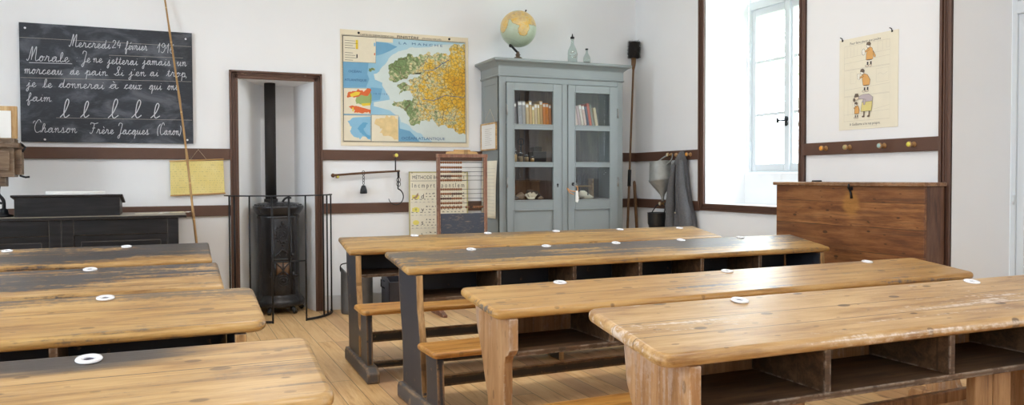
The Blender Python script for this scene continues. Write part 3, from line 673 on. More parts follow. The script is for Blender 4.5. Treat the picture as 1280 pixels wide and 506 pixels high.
# ------------------------------------------------------------------ wall map
D_MAP = {'land': [(1.15, .953), (1.101, .921), (1.059, .947), (1.016, .927), (.998, .88), (1.003, .846), (.937, .854), (.883, .862), (.835, .825), (.812, .858), (.776, .839), (.717, .835), (.67, .804), (.636, .83), (.589, .8), (.543, .797), (.508, .767), (.474, .743), (.439, .73), (.425, .685), (.433, .641), (.427, .597), (.461, .582), (.53, .593), (.599, .607), (.658, .647), (.752, .685), (.663, .624), (.599, .588), (.645, .562), (.587, .571), (.53, .557), (.501, .539), (.541, .507), (.529, .459), (.546, .484), (.587, .499), (.633, .482), (.658, .444), (.638, .407), (.586, .413), (.528, .4), (.454, .375), (.505, .355), (.539, .341), (.585, .312), (.62, .252), (.622, .201), (.654, .187), (.713, .192), (.727, .234), (.772, .242), (.808, .228), (.832, .257), (.867, .212), (.891, .181), (.951, .203), (1.011, .17), (1.06, .136), (1.084, .123), (1.151, .117)],
 'shoal': [(1.15, .955), (.908, .932), (.812, .903), (.671, .889), (.555, .859), (.474, .821), (.423, .763), (.371, .705), (.292, .635), (.303, .586), (.37, .561), (.392, .501), (.437, .414), (.29, .386), (.29, .353), (.436, .319), (.527, .26), (.538, .216), (.619, .184), (.666, .14), (.747, .085), (.83, .043), (1.153, .046)],
 'deep1': [(.02, .727), (.248, .737), (.236, .632), (.253, .589), (.224, .517), (.024, .509)], 'deep2': [(.315, .919), (.418, .917), (.509, .888), (.44, .847), (.372, .815), (.314, .798)], 'deep3': [(.266, .517), (.37, .511), (.346, .41), (.268, .397)], 'deep4': [(.516, .28), (.526, .16), (.619, .139), (.712, .045), (.516, .046)],
 'legend': [(.024, .955), (.315, .957), (.311, .732), (.024, .73)], 'leg2': [(.315, .957), (.47, .956), (.468, .92), (.315, .922)], 'geo': [(.026, .502), (.263, .508), (.261, .28), (.024, .277)], 'blu': [(.024, .266), (.264, .27), (.262, .042), (.022, .043)], 'yel': [(.269, .276), (.514, .277), (.512, .042), (.267, .041)],
 'isle': [(.248, .682), (.293, .69), (.304, .668), (.27, .655), (.245, .663)], 'geo_red': [(.059, .454), (.103, .478), (.18, .486), (.202, .476), (.263, .504), (.263, .468), (.179, .448), (.102, .429), (.064, .417)], 'geo_grn': [(.135, .425), (.202, .465), (.263, .473), (.262, .363), (.201, .35), (.134, .365), (.129, .392)], 'geo_red2': [(.068, .341), (.134, .35), (.261, .319), (.261, .284), (.211, .296), (.145, .288), (.112, .293), (.117, .315)], 'geo_yel': [(.08, .45), (.135, .474), (.174, .47), (.157, .445), (.091, .425)], 'geo_yel2': [(.179, .372), (.262, .38), (.262, .358), (.189, .35)],
 'blu_sea': [(.056, .215), (.133, .25), (.261, .259), (.259, .055), (.165, .054), (.132, .075), (.088, .14), (.078, .172)], 'blu_deep': [(.144, .152), (.177, .191), (.238, .203), (.199, .153), (.254, .093), (.254, .06), (.187, .098)], 'yel_land': [(.3, .221), (.345, .25), (.436, .258), (.504, .243), (.508, .053), (.468, .064), (.389, .09), (.333, .117), (.367, .156), (.311, .188)]}
def crinkle(pts, amp, seed, it=2):
    rg = random.Random(seed)
    for k in range(it):
        out = []
        for i, p in enumerate(pts):
            q = pts[(i + 1) % len(pts)]; out.append(p); L = math.dist(p, q)
            if .012 < L < .12: out.append(((p[0] + q[0]) / 2 + rg.uniform(-amp, amp) * L, (p[1] + q[1]) / 2 + rg.uniform(-amp, amp) * L))
        pts = out
    return pts
for k_, a_ in (('land', .28), ('shoal', .12), ('geo_red', .25), ('geo_red2', .25), ('geo_grn', .2), ('blu_sea', .3), ('yel_land', .3), ('isle', .25), ('blu_deep', .2)): D_MAP[k_] = crinkle(D_MAP[k_], a_, 5)
def flat(name, col, var=.06): return plain(name, col, .8, var=var, scale=20., spec=.3)
n = NT('map_relief_print'); v = n.co(); X, Y, Z = n.sep(v)
lo_, hi_f = n.noise(v, 4.5, 5., .65), n.noise(v, 34., 5., .7)
hy_ = n.math('ABSOLUTE', n.math('SUBTRACT', Y, .52))
hi = n.math('ADD', n.math('MULTIPLY', n.math('SUBTRACT', X, .80), .85), n.math('ADD', .45, n.math('MULTIPLY', hy_, -.75)))
hi = n.math('ADD', hi, n.math('ADD', n.math('MULTIPLY', n.math('SUBTRACT', lo_, .5), 1.5), n.math('MULTIPLY', n.math('SUBTRACT', hi_f, .5), 1.3)))
c = n.ramp(hi, [(.02, (.20, .30, .13)), (.16, (.40, .46, .24)), (.27, (.66, .62, .40)), (.40, (.72, .52, .13)), (.56, (.76, .47, .05)), (.85, (.62, .33, .04))])
rv = n.voro(v, 13., 'DISTANCE_TO_EDGE'); rv2 = n.voro(n.vmath('ADD', v, n.vmath('MULTIPLY', n.noise(v, 20., 2., col=True), (.03, .03, .03))), 30., 'DISTANCE_TO_EDGE')
c = n.mix(n.math('MULTIPLY', n.step(rv2, .08, .02), .6), c, (.10, .10, .06))
c = n.mix(n.math('MULTIPLY', n.step(rv, .028, .010), .6), c, (.12, .07, .05))
M['map_land'] = n.done(c, .8, 0, .3)
n = NT('map_sea_print'); v = n.co(); X, Y, Z = n.sep(v)
M['map_sea'] = n.done(n.mix(n.step(n.math('ADD', X, n.math('MULTIPLY', n.noise(v, 3., 2.), .3)), .4, .75), (.27, .50, .66), (.40, .60, .70)), .8, 0, .3)
mm = [M['paper'], M['map_sea'], flat('map_deep_sea', (.17, .38, .57)), flat('map_shoal_water', (.62, .70, .68)), M['map_land'], M['ink'], flat('map_legend_paper', (.76, .70, .55)), flat('map_red', (.68, .15, .05)), flat('map_green', (.32, .42, .16)), flat('map_yellow', (.76, .56, .06)), flat('map_inset_blue', (.26, .50, .68)), flat('map_inset_dark_blue', (.14, .38, .60)), flat('map_inset_ochre', (.72, .55, .28), .25), flat('map_blue_letters', (.06, .14, .30))]
t = thing('wall_map', 'coloured paper wall map of a coastal department on the back wall', 'map', (1.391, YB - .004, 1.431), FACE_BACK)
b = MB(); rs = []
for i in range(17):
    q = i / 16; rs.append(q)
w_, h_ = 1.183, 1.011
b.box(0, w_, 0, h_, 0, .003)
fr = [(.022, .957), (1.15, .962), (1.155, .043), (.022, .04)]
z = .0034
b.poly(fr, z, 1)
for i, (k, m) in enumerate((('deep1', 2), ('deep2', 2), ('deep3', 2), ('deep4', 2), ('shoal', 3), ('land', 4), ('isle', 4), ('legend', 6), ('leg2', 6), ('geo', 6), ('blu', 6), ('yel', 6), ('geo_grn', 8), ('geo_red', 7), ('geo_red2', 7), ('geo_yel', 9), ('geo_yel2', 9), ('blu_sea', 10), ('blu_deep', 11), ('yel_land', 12))):
    b.poly(D_MAP[k], z + .0001 * (i + 1), m)
z2 = z + .0026
for k in ('legend', 'geo', 'blu', 'yel'): b.line(D_MAP[k], .0022, z2, 5, True)
b.line(fr, .004, z2, 5, True)
b.line([(p[0] - .008 * (1 if p[0] < .5 else -1), p[1] + .007 * (1 if p[1] > .5 else -1)) for p in fr], .002, z2, 5, True)
b.line([(.752, .685), (.85, .70), (.93, .76), (1.0, .80)], .005, z2, 13); b.line([(.735, .43), (.84, .42), (.95, .47), (1.14, .46)], .005, z2, 13)
for i in range(9): b.rect(.04, .745 + i * .021, .04 + (.07, .11, .09)[i % 3], .748 + i * .021, z2, 5) if i != 4 else None
b.rect(.135, .845, .155, .925, z2, 9); b.rect(.14, .77, .15, .80, z2, 5); b.rect(.295, .88, .31, .91, z2, 10); b.rect(.297, .80, .306, .82, z2, 7)
b.rect(.10, .30, .112, .335, z2, 9)
b.build('map_sheet', mm, t)
for q in (('CARTE DU DÉPARTEMENT DU', .175, .968, .020, 5, .30), ('FINISTÈRE', .508, .966, .034, 5, .20), ('(MODÈLE DÉPOSÉ)', .74, .972, .016, 5, .18), ('L A   M A N C H E', .523, .912, .030, 13, .41), ('OCÉAN', .069, .640, .028, 13, .112), ('ATLANTIQUE', .033, .565, .028, 13, .195), ('OCÉAN ATLANTIQUE', .54, .062, .034, 13, .41), ('I R O I S E', .291, .456, .018, 13, .124)):
    MB().text(q[0], q[1], q[2], q[3], z2, q[4], q[5]).build('map_lettering', mm, t)
for u in (.162, .998): MB().sphere((u, .988, .006), .011, 10, 6, sc=(1, 1, .6)).build('map_pin', M['iron'], t)

# ------------------------------------------------------------------ yellow hanging chart
t = thing('hanging_chart', 'small yellowed chart with wooden rods, hung by string left of the niche', 'chart', (.02, YB - .024, 1.027), (R(90), R(0), 0))
n = NT('yellowed_printed_sheet'); v = n.co(); X, Y, Z = n.sep(v)
ln = n.step(n.math('FRACT', n.math('MULTIPLY', Y, 55.)), .5, .75)
wd = n.step(n.noise(n.vmath('MULTIPLY', v, (60., 16., 1.)), 2., 2.), .5, .6)
c = n.mix(n.noise(v, 7., 4.), (.66, .52, .14), (.80, .70, .34))
c = n.mix(n.math('MULTIPLY', n.math('MULTIPLY', ln, wd), .45), c, (.28, .26, .14))
M['yellow_sheet'] = n.done(c, .85)
ch = MB().prism([(.002, -.01), (.41, .005), (.402, .27), (0, .258)], 0, .003, 'z').build('chart_sheet', M['yellow_sheet'], t)
M['rodwood'] = wood('pale_rod_wood', (.34, .18, .06), (.52, .30, .11), (.64, .42, .18), .45)
for a, b2 in (((-.004, .262), (.406, .280)), ((.0, -.014), (.415, .002))):
    MB().tube([(a[0], a[1], .004), (b2[0], b2[1], .004)], .006).build('rod', M['rodwood'], t)
MB().tube([(.150, .272, .004), (.212, .358, .010), (.275, .277, .004)], .0015, 5).build('string', M['string'], t)

# ------------------------------------------------------------------ bamboo pole
t = thing('bamboo_pole', 'long thin bamboo pole leaning against wall across the blackboard', 'pole', (.245, 6.42, 0))
p0 = Vector((0, 0, 0)); pm = Vector((.116 - .245, 6.62 - 6.42, 1.5)); 
pts = []; rr = []
A = Vector((.262, 6.40, .006)); Bm = Vector((.195, 6.52, .69)); Cc = Vector((.118, 6.72, 1.57)); Dd = Vector((.004, 6.885, 2.55)); Ee = Vector((-.045, 6.905, 2.95))
cp = smooth_path([A, Bm, Cc, Dd, Ee], 14)
acc = 0
for i, p in enumerate(cp):
    pts.append(p - Vector((.245, 6.42, 0))); k = i / (len(cp) - 1)
    rr.append((.0105 - .005 * k) * (1.28 if i % 7 == 3 else 1))
n = NT('dry_bamboo'); v = n.co(); Z = n.sep(v)[2]
c = n.mix(n.noise(n.vmath('MULTIPLY', v, (30., 30., 2.)), 2., 4.), (.20, .095, .03), (.50, .30, .10))
M['bamboo'] = n.done(n.mix(n.step(n.math('FRACT', n.math('MULTIPLY', Z, 3.6)), .06, .0), c, (.62, .42, .16)), .4)
MB().tube(pts, rr, 8).build('cane', M['bamboo'], t)

# ------------------------------------------------------------------ knobs on the rails
def peg(x, y, z, d, colface, label, r=.019):
    """turned coat knob pointing along d from the wall; colface = enamel face"""
    t = thing('coat_peg', label, 'coat peg', (x, y, z), {'y': (R(90), 0, 0), 'x': (R(90), 0, R(-90))}[d], 'turned coat pegs on the brown rails')
    MB().lathe([(r * .95, 0), (r * .98, .004), (r * .5, .012), (r * .42, .024), (r * .6, .034), (r * .95, .040), (r, .046), (r * .92, .052), (.001, .053)], n=20).build('knob', M['pegwood'], t)
    MB().lathe([(r * .80, .0525), (r * .76, .0545), (.001, .056)], n=20).build('enamel_face', colface, t)
    return t
M['pegwood'] = plain('turned_peg_wood', (.42, .24, .10), .35, var=.2, scale=30.)
M['ey'] = plain('lemon_enamel', (.75, .70, .12), .3); M['eo'] = plain('orange_enamel', (.80, .33, .03), .3); M['et'] = plain('olive_enamel', (.42, .36, .17), .3); M['eb'] = plain('pale_blue_enamel', (.36, .52, .52), .3); M['ec'] = plain('cream_enamel', (.66, .60, .42), .3)
peg(1.866, YB - e, 1.349, 'y', M['ey'], 'lemon peg on the upper rail holding up the steelyard')
peg(1.352, YB - .001, 1.160, 'y', M['ey'], 'small yellow peg in the white wall under the steelyard beam\'s left end', .013)
for yy, m, lb in ((4.345, 'eo', 'orange-faced peg, leftmost on the rail under the poster'), (4.128, 'et', 'olive-faced peg, second on the rail under the poster'), (3.838, 'eb', 'pale blue-faced peg, third on the rail under the poster'), (3.61, 'ey', 'yellow-faced peg, rightmost on the rail under the poster')):
    peg(XR - .024, yy, 1.35, 'x', M[m], lb)
peg(XR - e, 6.262, 1.357, 'x', M['ec'], 'cream peg on the upper right-wall rail holding the zinc funnel')
peg(XR - e, 6.125, 1.352, 'x', M['pegwood'], 'brown peg on the upper right-wall rail between funnel and coat')
peg(XR - e, 5.965, 1.352, 'x', M['eo'], 'amber peg on the upper right-wall rail beside the coat\'s top')
peg(XR - e, 6.385, .892, 'x', M['ec'], 'cream peg on the lower right-wall rail above the small black pot')
# ------------------------------------------------------------------ teacher's desk, slope box, apparatus
n = NT('black_stained_oak'); v = n.co()
g = n.noise(n.vmath('MULTIPLY', v, (1.5, 14., 14.)), 3., 5.)
c = n.mix(n.step(g, .35, .75), (.005, .005, .006), (.019, .018, .021))
c = n.mix(n.math('MULTIPLY', n.edge(.006), .55), c, (.16, .13, .11))
M['black_oak'] = n.done(c, .45, 0, .35)
M['desk_cover'] = plain('worn_grey_desk_top', (.30, .26, .21), .4, var=.4, scale=12.)
t = thing('teacher_desk', 'black panelled teacher\'s desk behind the left-hand rows', 'desk', (-.62, 6.26, 0))
b = MB(); b.box(-.80, .69, .03, .58, .10, .865); b.build('carcass', M['black_oak'], t, bevel=.004)
b = MB(); b.box(-.82, .745, -.005, .60, .866, .884, 0); b.box(-.815, .74, 0, .598, .884, .888, 1)
b.build('desk_top', [M['black_oak'], M['desk_cover']], t, bevel=.004)
for x0, x1 in ((-.80, -.06), (-.06, .69)):
    fr_ = MB(); fr_.box(x0, x0 + .075, .012, .03, .1, .865); fr_.box(x1 - .075, x1, .012, .03, .1, .865); fr_.box(x0 + .075, x1 - .075, .012, .03, .755, .865); fr_.box(x0 + .075, x1 - .075, .012, .03, .1, .2)
    fr_.build('panel_frame', M['black_oak'], t, bevel=.004)
    q = MB(); q.box(x0 + .075, x1 - .075, .020, .03, .2, .755); q.box(x0 + .12, x1 - .12, .014, .024, .25, .71); q.build('panel', M['black_oak'], t, bevel=.006)
b = MB(); b.box(-.80, .69, .04, .57, 0, .10); b.build('plinth', M['black_oak'], t)
t = thing('slope_box', 'black lidded slope box on top of the teacher\'s desk', 'box', (-.64, 6.32, .889))
b = MB()
b.prism([(0, 0), (.34, 0), (.34, .085), (0, .135)], -.325, .325, 'x'); b.build('box_body', M['black_oak'], t, bevel=.003)
b = MB(); b.prism([(-.015, .137), (.36, .080), (.36, .094), (-.015, .152)], -.345, .345, 'x'); b.build('lid', M['black_oak'], t, bevel=.003)
t = thing('paper_roll', 'rolled white paper lying on the black slope box', 'paper', (-.60, 6.36, 1.036), (R(-8.6), 0, R(1)))
b = MB()
b.rings([[(x, .016 * math.sin(a) * (1 + .02 * i), .016 + .012 * math.cos(a)) for a in [2 * PI * j / 14 for j in range(14)]] for i, x in enumerate((-.18, -.06, .06, .19))])
b.prism([(-.02, .0), (.12, 0), (.12, .004), (-.02, .004)], -.17, .19, 'x'); b.build('sheet_roll', M['white'], t)
papers = [(-.20, .10, .20, .15, 4, 'cream loose sheet on the desk beside the black slope box', 'cream'), (-.05, .16, .22, .16, -7, 'white loose sheet, middle one of the papers on the teacher\'s desk', 'white'), (.045, .12, .12, .15, 11, 'small cream note at the right of the papers on the teacher\'s desk', 'paper')]
for i, (x, y, w_, h_, a, lb, mt) in enumerate(papers):
    nx, ny = 8, 4; vs = []; fs = []
    for j in range(ny + 1):
        for k in range(nx + 1): vs.append((w_ * k / nx, h_ * j / ny, .001 + .004 * abs(math.sin(k * .9 + i)) * (k / nx) + .0015 * i))
    for j in range(ny):
        for k in range(nx): q = j * (nx + 1) + k; fs.append((q, q + 1, q + nx + 2, q + nx + 1))
    o = MB().add(vs, fs, True).build('loose_sheet', M[mt], None, (x - .02, 6.36 + y, .8885), rot=(0, 0, R(a))); o.modifiers.new('Solid', 'SOLIDIFY').thickness = .001
    tag(o, lb, 'paper', 'loose papers on the desk')
M['apwood'] = wood('dusty_brown_wood', (.065, .036, .018), (.125, .075, .042), (.21, .14, .085), .5, 'x', worn=.4)
M['framewood'] = wood('light_oak_frame', (.40, .23, .09), (.58, .37, .16), (.68, .48, .25), .5, 'z', knots=0)
t = thing('reading_apparatus', 'old wooden box on iron bracket with framed card, at left edge', 'apparatus', (-1.13, 6.36, 0))
b = MB(); b.box(-.20, .165, 0, .16, 1.165, 1.365); b.build('box_body', M['apwood'], t, bevel=.005)
b = MB(); b.box(-.20, .14, -.012, .0, 1.21, 1.345); b.build('drawer_front', M['apwood'], t, bevel=.004)
b = MB(); b.box(-.21, .20, -.02, .175, 1.365, 1.40); b.box(-.21, .17, -.01, .15, 1.40, 1.43); b.build('top_moulding', M['apwood'], t, bevel=.006)
b = MB(); b.box(.16, .205, .03, .13, 1.18, 1.355); b.build('side_cheek', M['apwood'], t, bevel=.004)
MB().tube([(.19, .05, 1.175), (.225, .04, 1.163), (.25, .04, 1.166)], .007).build('lower_hook', M['iron'], t)
b = MB(); b.tube([(.19, .08, 1.40), (.225, .06, 1.37), (.205, .05, 1.34)], .009); b.build('side_hook', M['iron'], t)
b = MB(); b.tube([(-.1, -.012, 1.30), (-.1, -.03, 1.29), (.02, -.03, 1.29), (.02, -.012, 1.30)], .006); b.build('handle', M['brass'], t)
b = MB(); b.box(-.22, .18, .045, .075, 1.43, 1.655); b.build('card_frame', M['framewood'], t, bevel=.003)
b = MB(); b.box(-.20, .145, .040, .046, 1.435, 1.622); b.build('card', M['white'], t)
b = MB(); b.box(-.05, .11, .03, .13, 1.10, 1.165); b.build('bracket_block', M['apwood'], t, bevel=.004)
b = MB(); b.tube(smooth_path([(.06, .08, 1.11), (.055, .08, 1.05), (.085, .08, 1.0), (.085, .08, .92)], 6), .012); b.tube(smooth_path([(.02, .08, 1.11), (.03, .08, 1.02), (.075, .08, .98)], 6), .008)
b.build('iron_bracket', M['iron'], t)
b = MB().lathe([(.001, 0), (.06, 0), (.062, .012), (.03, .02), (.026, .05), (.012, .06), (.001, .061)], .085, .08, 20, cz=.889); b.build('base', M['iron'], t)

# ------------------------------------------------------------------ stove in the niche
SX, SY = .872, 7.05
t = thing('stove', 'ornate black cast iron stove with tall pipe standing in the niche', 'stove', (SX, SY, 0))
K = M['castiron']
b = MB().lathe([(.15, .055), (.205, .06), (.214, .075), (.214, .10), (.205, .115), (.185, .14), (.172, .155), (.170, .16)], n=40)
b.build('base_ring', K, t)
for a in (-120, -60, 20, 160, 90):
    q = MB(); x, y = .17 * math.cos(R(a)), .17 * math.sin(R(a))
    q.tube([(x, y, .075), (x * 1.12, y * 1.12, .04), (x * 1.3, y * 1.3, .012)], [.022, .018, .02], 8); q.build('foot', K, t)
b = MB().lathe([(.168, .155), (.172, .165), (.170, .80), (.176, .815), (.176, .825), (.168, .835)], n=40); b.build('body', K, t)
b = MB().lathe([(.17, .83), (.185, .855), (.205, .885), (.211, .90), (.211, .912), (.200, .918), (.185, .918), (.175, .935), (.09, .948), (.001, .95)], n=40); b.build('top_plate', K, t)
b = MB()
for i in range(40):
    a = 2 * PI * i / 40; b.sphere((.192 * math.cos(a), .192 * math.sin(a), .921), .0075, 6, 4)
b.build('bead_rim', K, t)
b = MB(); b.tube(smooth_path([(.03, -.04, .945), (.05, -.06, .975), (.08, -.05, .985), (.10, -.03, .98)], 4), .009); b.build('lid_knob', K, t)
# front: plate, medallion, door with tracery
def arc(x, r, z): return (r * math.sin(x), -r * math.cos(x), z)
def curved(mb, a0, a1, z0, z1, r0, r1, k=8):
    rs = []
    for i in range(k + 1):
        a = a0 + (a1 - a0) * i / k; rs.append([arc(a, r0, z0), arc(a, r1, z0), arc(a, r1, z1), arc(a, r0, z1)])
    return mb.rings(rs)
F0 = .06
b = MB(); curved(b, F0 - .42, F0 + .42, .17, .81, .168, .178); b.build('front_plate', K, t, bevel=.003)
b = MB()
for a in (F0 - .43, F0 + .43): b.tube([arc(a, .178, .17), arc(a, .178, .81)], .008)
b.build('front_rib', K, t)
b = MB()
mc = .68
for r_, w_ in ((.052, .006), (.036, .004)):
    b.tube([arc(F0 + r_ * .85 * math.cos(q) / .18, .185, mc + r_ * 1.2 * math.sin(q)) for q in [2 * PI * i / 28 for i in range(28)]], w_, 6, closed=True)
for i in range(14):
    q = 2 * PI * i / 14; b.sphere(arc(F0 + .058 * math.cos(q) / .18, .183, mc + .072 * math.sin(q)), .012, 8, 5)
for i in range(9): q = 2.4 * i; b.sphere(arc(F0 + .02 * math.cos(q) / .18, .185, mc + .03 * math.sin(q) * (.3 + i / 9)), .0085, 7, 5)
b.sphere(arc(F0, .185, mc + .095), .016, 8, 5); b.sphere(arc(F0, .185, mc - .092), .012, 8, 5)
b.build('medallion', K, t)
b = MB()
for s_ in (1, -1):
    b.tube(smooth_path([arc(F0 + s_ * .42, .184, .475), arc(F0 + s_ * .30, .186, .50), arc(F0 + s_ * .15, .186, .525), arc(F0, .186, .555)], 4), .009, 6)
    b.tube(smooth_path([arc(F0 + s_ * .36, .184, .475), arc(F0 + s_ * .2, .186, .515), arc(F0 + s_ * .12, .186, .49)], 4), .006, 6)
    b.sphere(arc(F0 + s_ * .47, .182, .50), .017, 8, 6)
b.sphere(arc(F0, .186, .545), .016, 8, 6); curved(b, F0 - .5, F0 + .5, .455, .474, .17, .190); b.build('door_crest', K, t)
M['mica'] = plain('smoky_mica', (.15, .085, .05), .25, var=.3)
d = MB(); curved(d, F0 - .40, F0 + .40, .185, .452, .174, .183); dr = d.build('door', K, t, bevel=.002)
b = MB(); curved(b, F0 - .30, F0 + .30, .335, .44, .180, .1845); b.build('mica_window', M['mica'], dr)
b = MB()
for s_ in (1, -1):
    b.tube(smooth_path([arc(F0 + s_ * .32, .187, .44), arc(F0 + s_ * .10, .188, .40), arc(F0, .188, .37), arc(F0 - s_ * .22, .188, .335), arc(F0 - s_ * .34, .187, .31)], 5), .0055, 6)
    b.tube([arc(F0 + s_ * .32, .187, .44), arc(F0 + s_ * .32, .187, .33)], .005, 6)
    for k in range(3): b.tube([arc(F0 + s_ * .2 + .07 * math.cos(q), .186, .215 + k * .035 + .014 * math.sin(q)) for q in [2 * PI * i / 10 for i in range(10)]], .0035, 5, closed=True)
b.tube([arc(F0, .188, .44), arc(F0, .188, .33)], .005, 6); b.build('tracery', K, dr)
b = MB()
for r_, h in ((.046, .185), (.028, .19)): b.tube([arc(F0 + r_ * math.cos(q) / .18, h, .285 + r_ * math.sin(q)) for q in [2 * PI * i / 20 for i in range(20)]], .006, 6, closed=True)
b.sphere(arc(F0, .192, .285), .014); b.build('air_rosette', K, dr)
for a in (F0 - .53, F0 + .53):
    b = MB(); b.tube([arc(a, .178, .29), arc(a, .178, .36)], .011); b.tube([arc(a, .17, .325), arc(a, .20, .325), arc(a + .1, .215, .325)], .009); b.build('door_latch', K, t)
M['pipe'] = plain('matt_black_stovepipe', (.022, .020, .020), .6, .2, var=.3, scale=12.)
b = MB(); b.tube([(-.045, .12, .93), (-.045, .12, NZ + .02)], .047, 24); b.build('stove_pipe', M['pipe'], t)
b = MB().lathe([(.047, 0), (.058, .0), (.058, .03), (.047, .03)], -.045, .12, 24, cz=.94); b.build('pipe_collar', M['pipe'], t)

# stove guard
GX, GY, GR = .858, 6.885, .425
t = thing('stove_guard', 'semicircular dark iron guard rail in front of the stove', 'stove guard', (GX, GY, 0))
gp = lambda a, z, r=GR: (r * math.sin(a), -r * math.cos(a), z)
top = [gp(R(a), 1.01) for a in range(-88, 89, 4)]
b = MB()
hw, th_ = .011, .005
b.rings([[(p[0] * k, p[1] * k, 1.01 + dz) for k, dz in ((1 - .03, -th_), (1 + .03, -th_), (1 + .03, th_), (1 - .03, th_))] for p in top], smooth=False); b.build('top_rail', M['iron'], t)
for a0, a1 in ((-88, -14.5), (21.5, 88)):
    pp = [gp(R(a0 + (a1 - a0) * i / 18), .012) for i in range(19)]
    MB().rings([[(p[0] * k, p[1] * k, .012 + dz) for k, dz in ((.98, -.008), (1.02, -.008), (1.02, .008), (.98, .008))] for p in pp], smooth=False).build('bottom_rail', M['iron'], t)
MB().tube([gp(R(-14.5), .487), gp(R(3), .487), gp(R(21.5), .487)], .006).build('crossbar', M['iron'], t)
for a, z0 in ((-72, .01), (-61, .01), (-39, .01), (-14.5, .0), (3, .487), (21.5, .0), (48, .01), (57, .01), (76, .01)):
    MB().tube([gp(R(a), z0), gp(R(a), 1.01)], .0065 if abs(a) > 20 else .0075).build('bar', M['iron'], t)

# ------------------------------------------------------------------ steelyard on its pegs
t = thing('steelyard', 'old steelyard scale hanging below the map, with bell weight and hook', 'scale', (1.31, YB - .05, 1.15))
M['beam'] = plain('rusty_brown_beam', (.12, .062, .035), .45, .3, var=.3, scale=30.)
b = MB(); b.tube([(.0, 0, .024), (.02, 0, .025), (.3, 0, .045), (.585, 0, .060), (.592, 0, .0605)], [.011, .009, .0095, .0085, .0085], 8); b.sphere((0, 0, .022), .018); b.build('beam', M['beam'], t)
b = MB(); b.tube([(.553, 0, .06), (.553, 0, .15), (.553, -.002, .19)], .006); b.tube([(.553 + .012 * math.cos(q), 0, .205 + .016 * math.sin(q)) for q in [2 * PI * i / 14 for i in range(14)]], .004, 6, closed=True); b.build('hanger', M['iron'], t)
b = MB(); b.tube([(.265 + .012 * math.cos(q), 0, .043 + .02 * math.sin(q)) for q in [2 * PI * i / 14 for i in range(14)]], .003, 6, closed=True)
for z in (.005, -.02, -.045): b.tube([(.265 + .008 * math.cos(q), 0, z + .014 * math.sin(q)) for q in [2 * PI * i / 12 for i in range(12)]], .0028, 6, closed=True)
b.build('chain', M['iron'], t)
b = MB().lathe([(.001, 0), (.028, 0), (.032, .008), (.029, .035), (.02, .065), (.010, .074), (.001, .076)], .265, 0, 18, cz=-.138); b.build('bell_weight', M['iron'], t)
b = MB(); b.tube([(.583, 0, .06), (.583, 0, .0)], .007); b.tube([(.572, 0, .055), (.578, 0, -.03)], .005)
for z in (-.02, -.055): b.tube([(.580 + .018 * math.cos(q), 0, z + .022 * math.sin(q)) for q in [2 * PI * i / 14 for i in range(14)]], .003, 6, closed=True)
b.build('shackle', M['iron'], t)
b = MB(); hk = [(.578, 0, -.02), (.575, 0, -.095)] + [(.555 + .068 * math.cos(R(q)), 0, -.168 + .072 * math.sin(R(q))) for q in range(72, -168, -14)]
b.tube(smooth_path(hk, 3), [.006] * 1 + [.006 - .003 * i / (3 * (len(hk) - 1)) for i in range(3 * (len(hk) - 1))], 8); b.build('hook', M['iron'], t)

# ------------------------------------------------------------------ printed reading chart
t = thing('reading_chart', 'tall cream reading chart with letters and small pictures, behind the abacus', 'chart', (1.990, YB - .0225, .40), FACE_BACK)
cm = [M['cream'], M['ink'], M['greyink'], flat('chart_yellow', (.80, .70, .18)), flat('chart_green', (.42, .46, .16)), flat('chart_brown', (.36, .24, .16)), flat('chart_edge', (.48, .44, .22), .3), flat('chart_orange', (.78, .5, .2))]
b = MB(); W_, H_ = .567, .805
b.box(0, W_, 0, H_, 0, .006); b.build('chart_board', cm, t)
z = .0064; b = MB()
b.rect(0, 0, .013, H_, z, 6); b.rect(W_ - .013, 0, W_, H_, z, 6); b.rect(0, H_ - .012, W_, H_, z, 6)
b.rect(.018, H_ - .086, W_ - .018, H_ - .083, z, 1)
b.rect(.018, H_ - .165, W_ - .018, H_ - .163, z, 2)
b.text('MÉTHODE BOSCHER', .035, H_ - .068, .046, z, 1, .37); b.text('No 3', .47, H_ - .066, .036, z, 1, .06)
b.text('l n c m p r t m p o n t l e m', .030, H_ - .145, .060, z, 1, .50)
rg = random.Random(4)
for r in range(5):
    y = H_ - .245 - r * .118
    if r: b.rect(.018, y + .083, W_ - .018, y + .084, z, 2)
    m = (5, 4, 3, 7, 4)[r]
    b.poly([(.03, y), (.095, y - .005), (.10, y + .03), (.03, y + .035)], z, 3 if r in (0, 1, 4) else 0)
    if r == 0: b.poly([(.035, y + .012), (.06, y + .02), (.085, y + .055), (.09, y + .03), (.075, y + .008), (.05, y)], z + .0002, 5)
    else: b.poly([(.065 + .03 * math.cos(q), y + .02 + .022 * math.sin(q)) for q in [2 * PI * i / 14 for i in range(14)]], z + .0002, (5, 3, 3, 0, 4)[r]); b.poly([(.065 + .01 * math.cos(q), y + .02 + .012 * math.sin(q)) for q in [2 * PI * i / 10 for i in range(10)]], z + .0004, m)
    b.text('dvsbf'[r], .115, y, .062, z, 1)
    for row, (x0, hh, mi) in enumerate(((.16, .012, 1), (.16, .010, 1), (.025, .009, 1), (.025, .009, 2))):
        yy = y + .04 - row * .025; x = x0
        while x < W_ - .05:
            wl = rg.uniform(.010, .026)
            for k in range(max(1, int(wl / .006))):
                b.rect(x + k * .006, yy, x + k * .006 + .0042, yy + hh * rg.choice((.7, .7, 1.1)), z, mi)
            x += wl + rg.uniform(.012, .024)
b.build('chart_print', cm, t)
for x in (.03, W_ - .03): MB().tube([(x, H_ - .012, -.04), (x, H_ - .012, .012)], .004).build('nail', M['iron'], t)

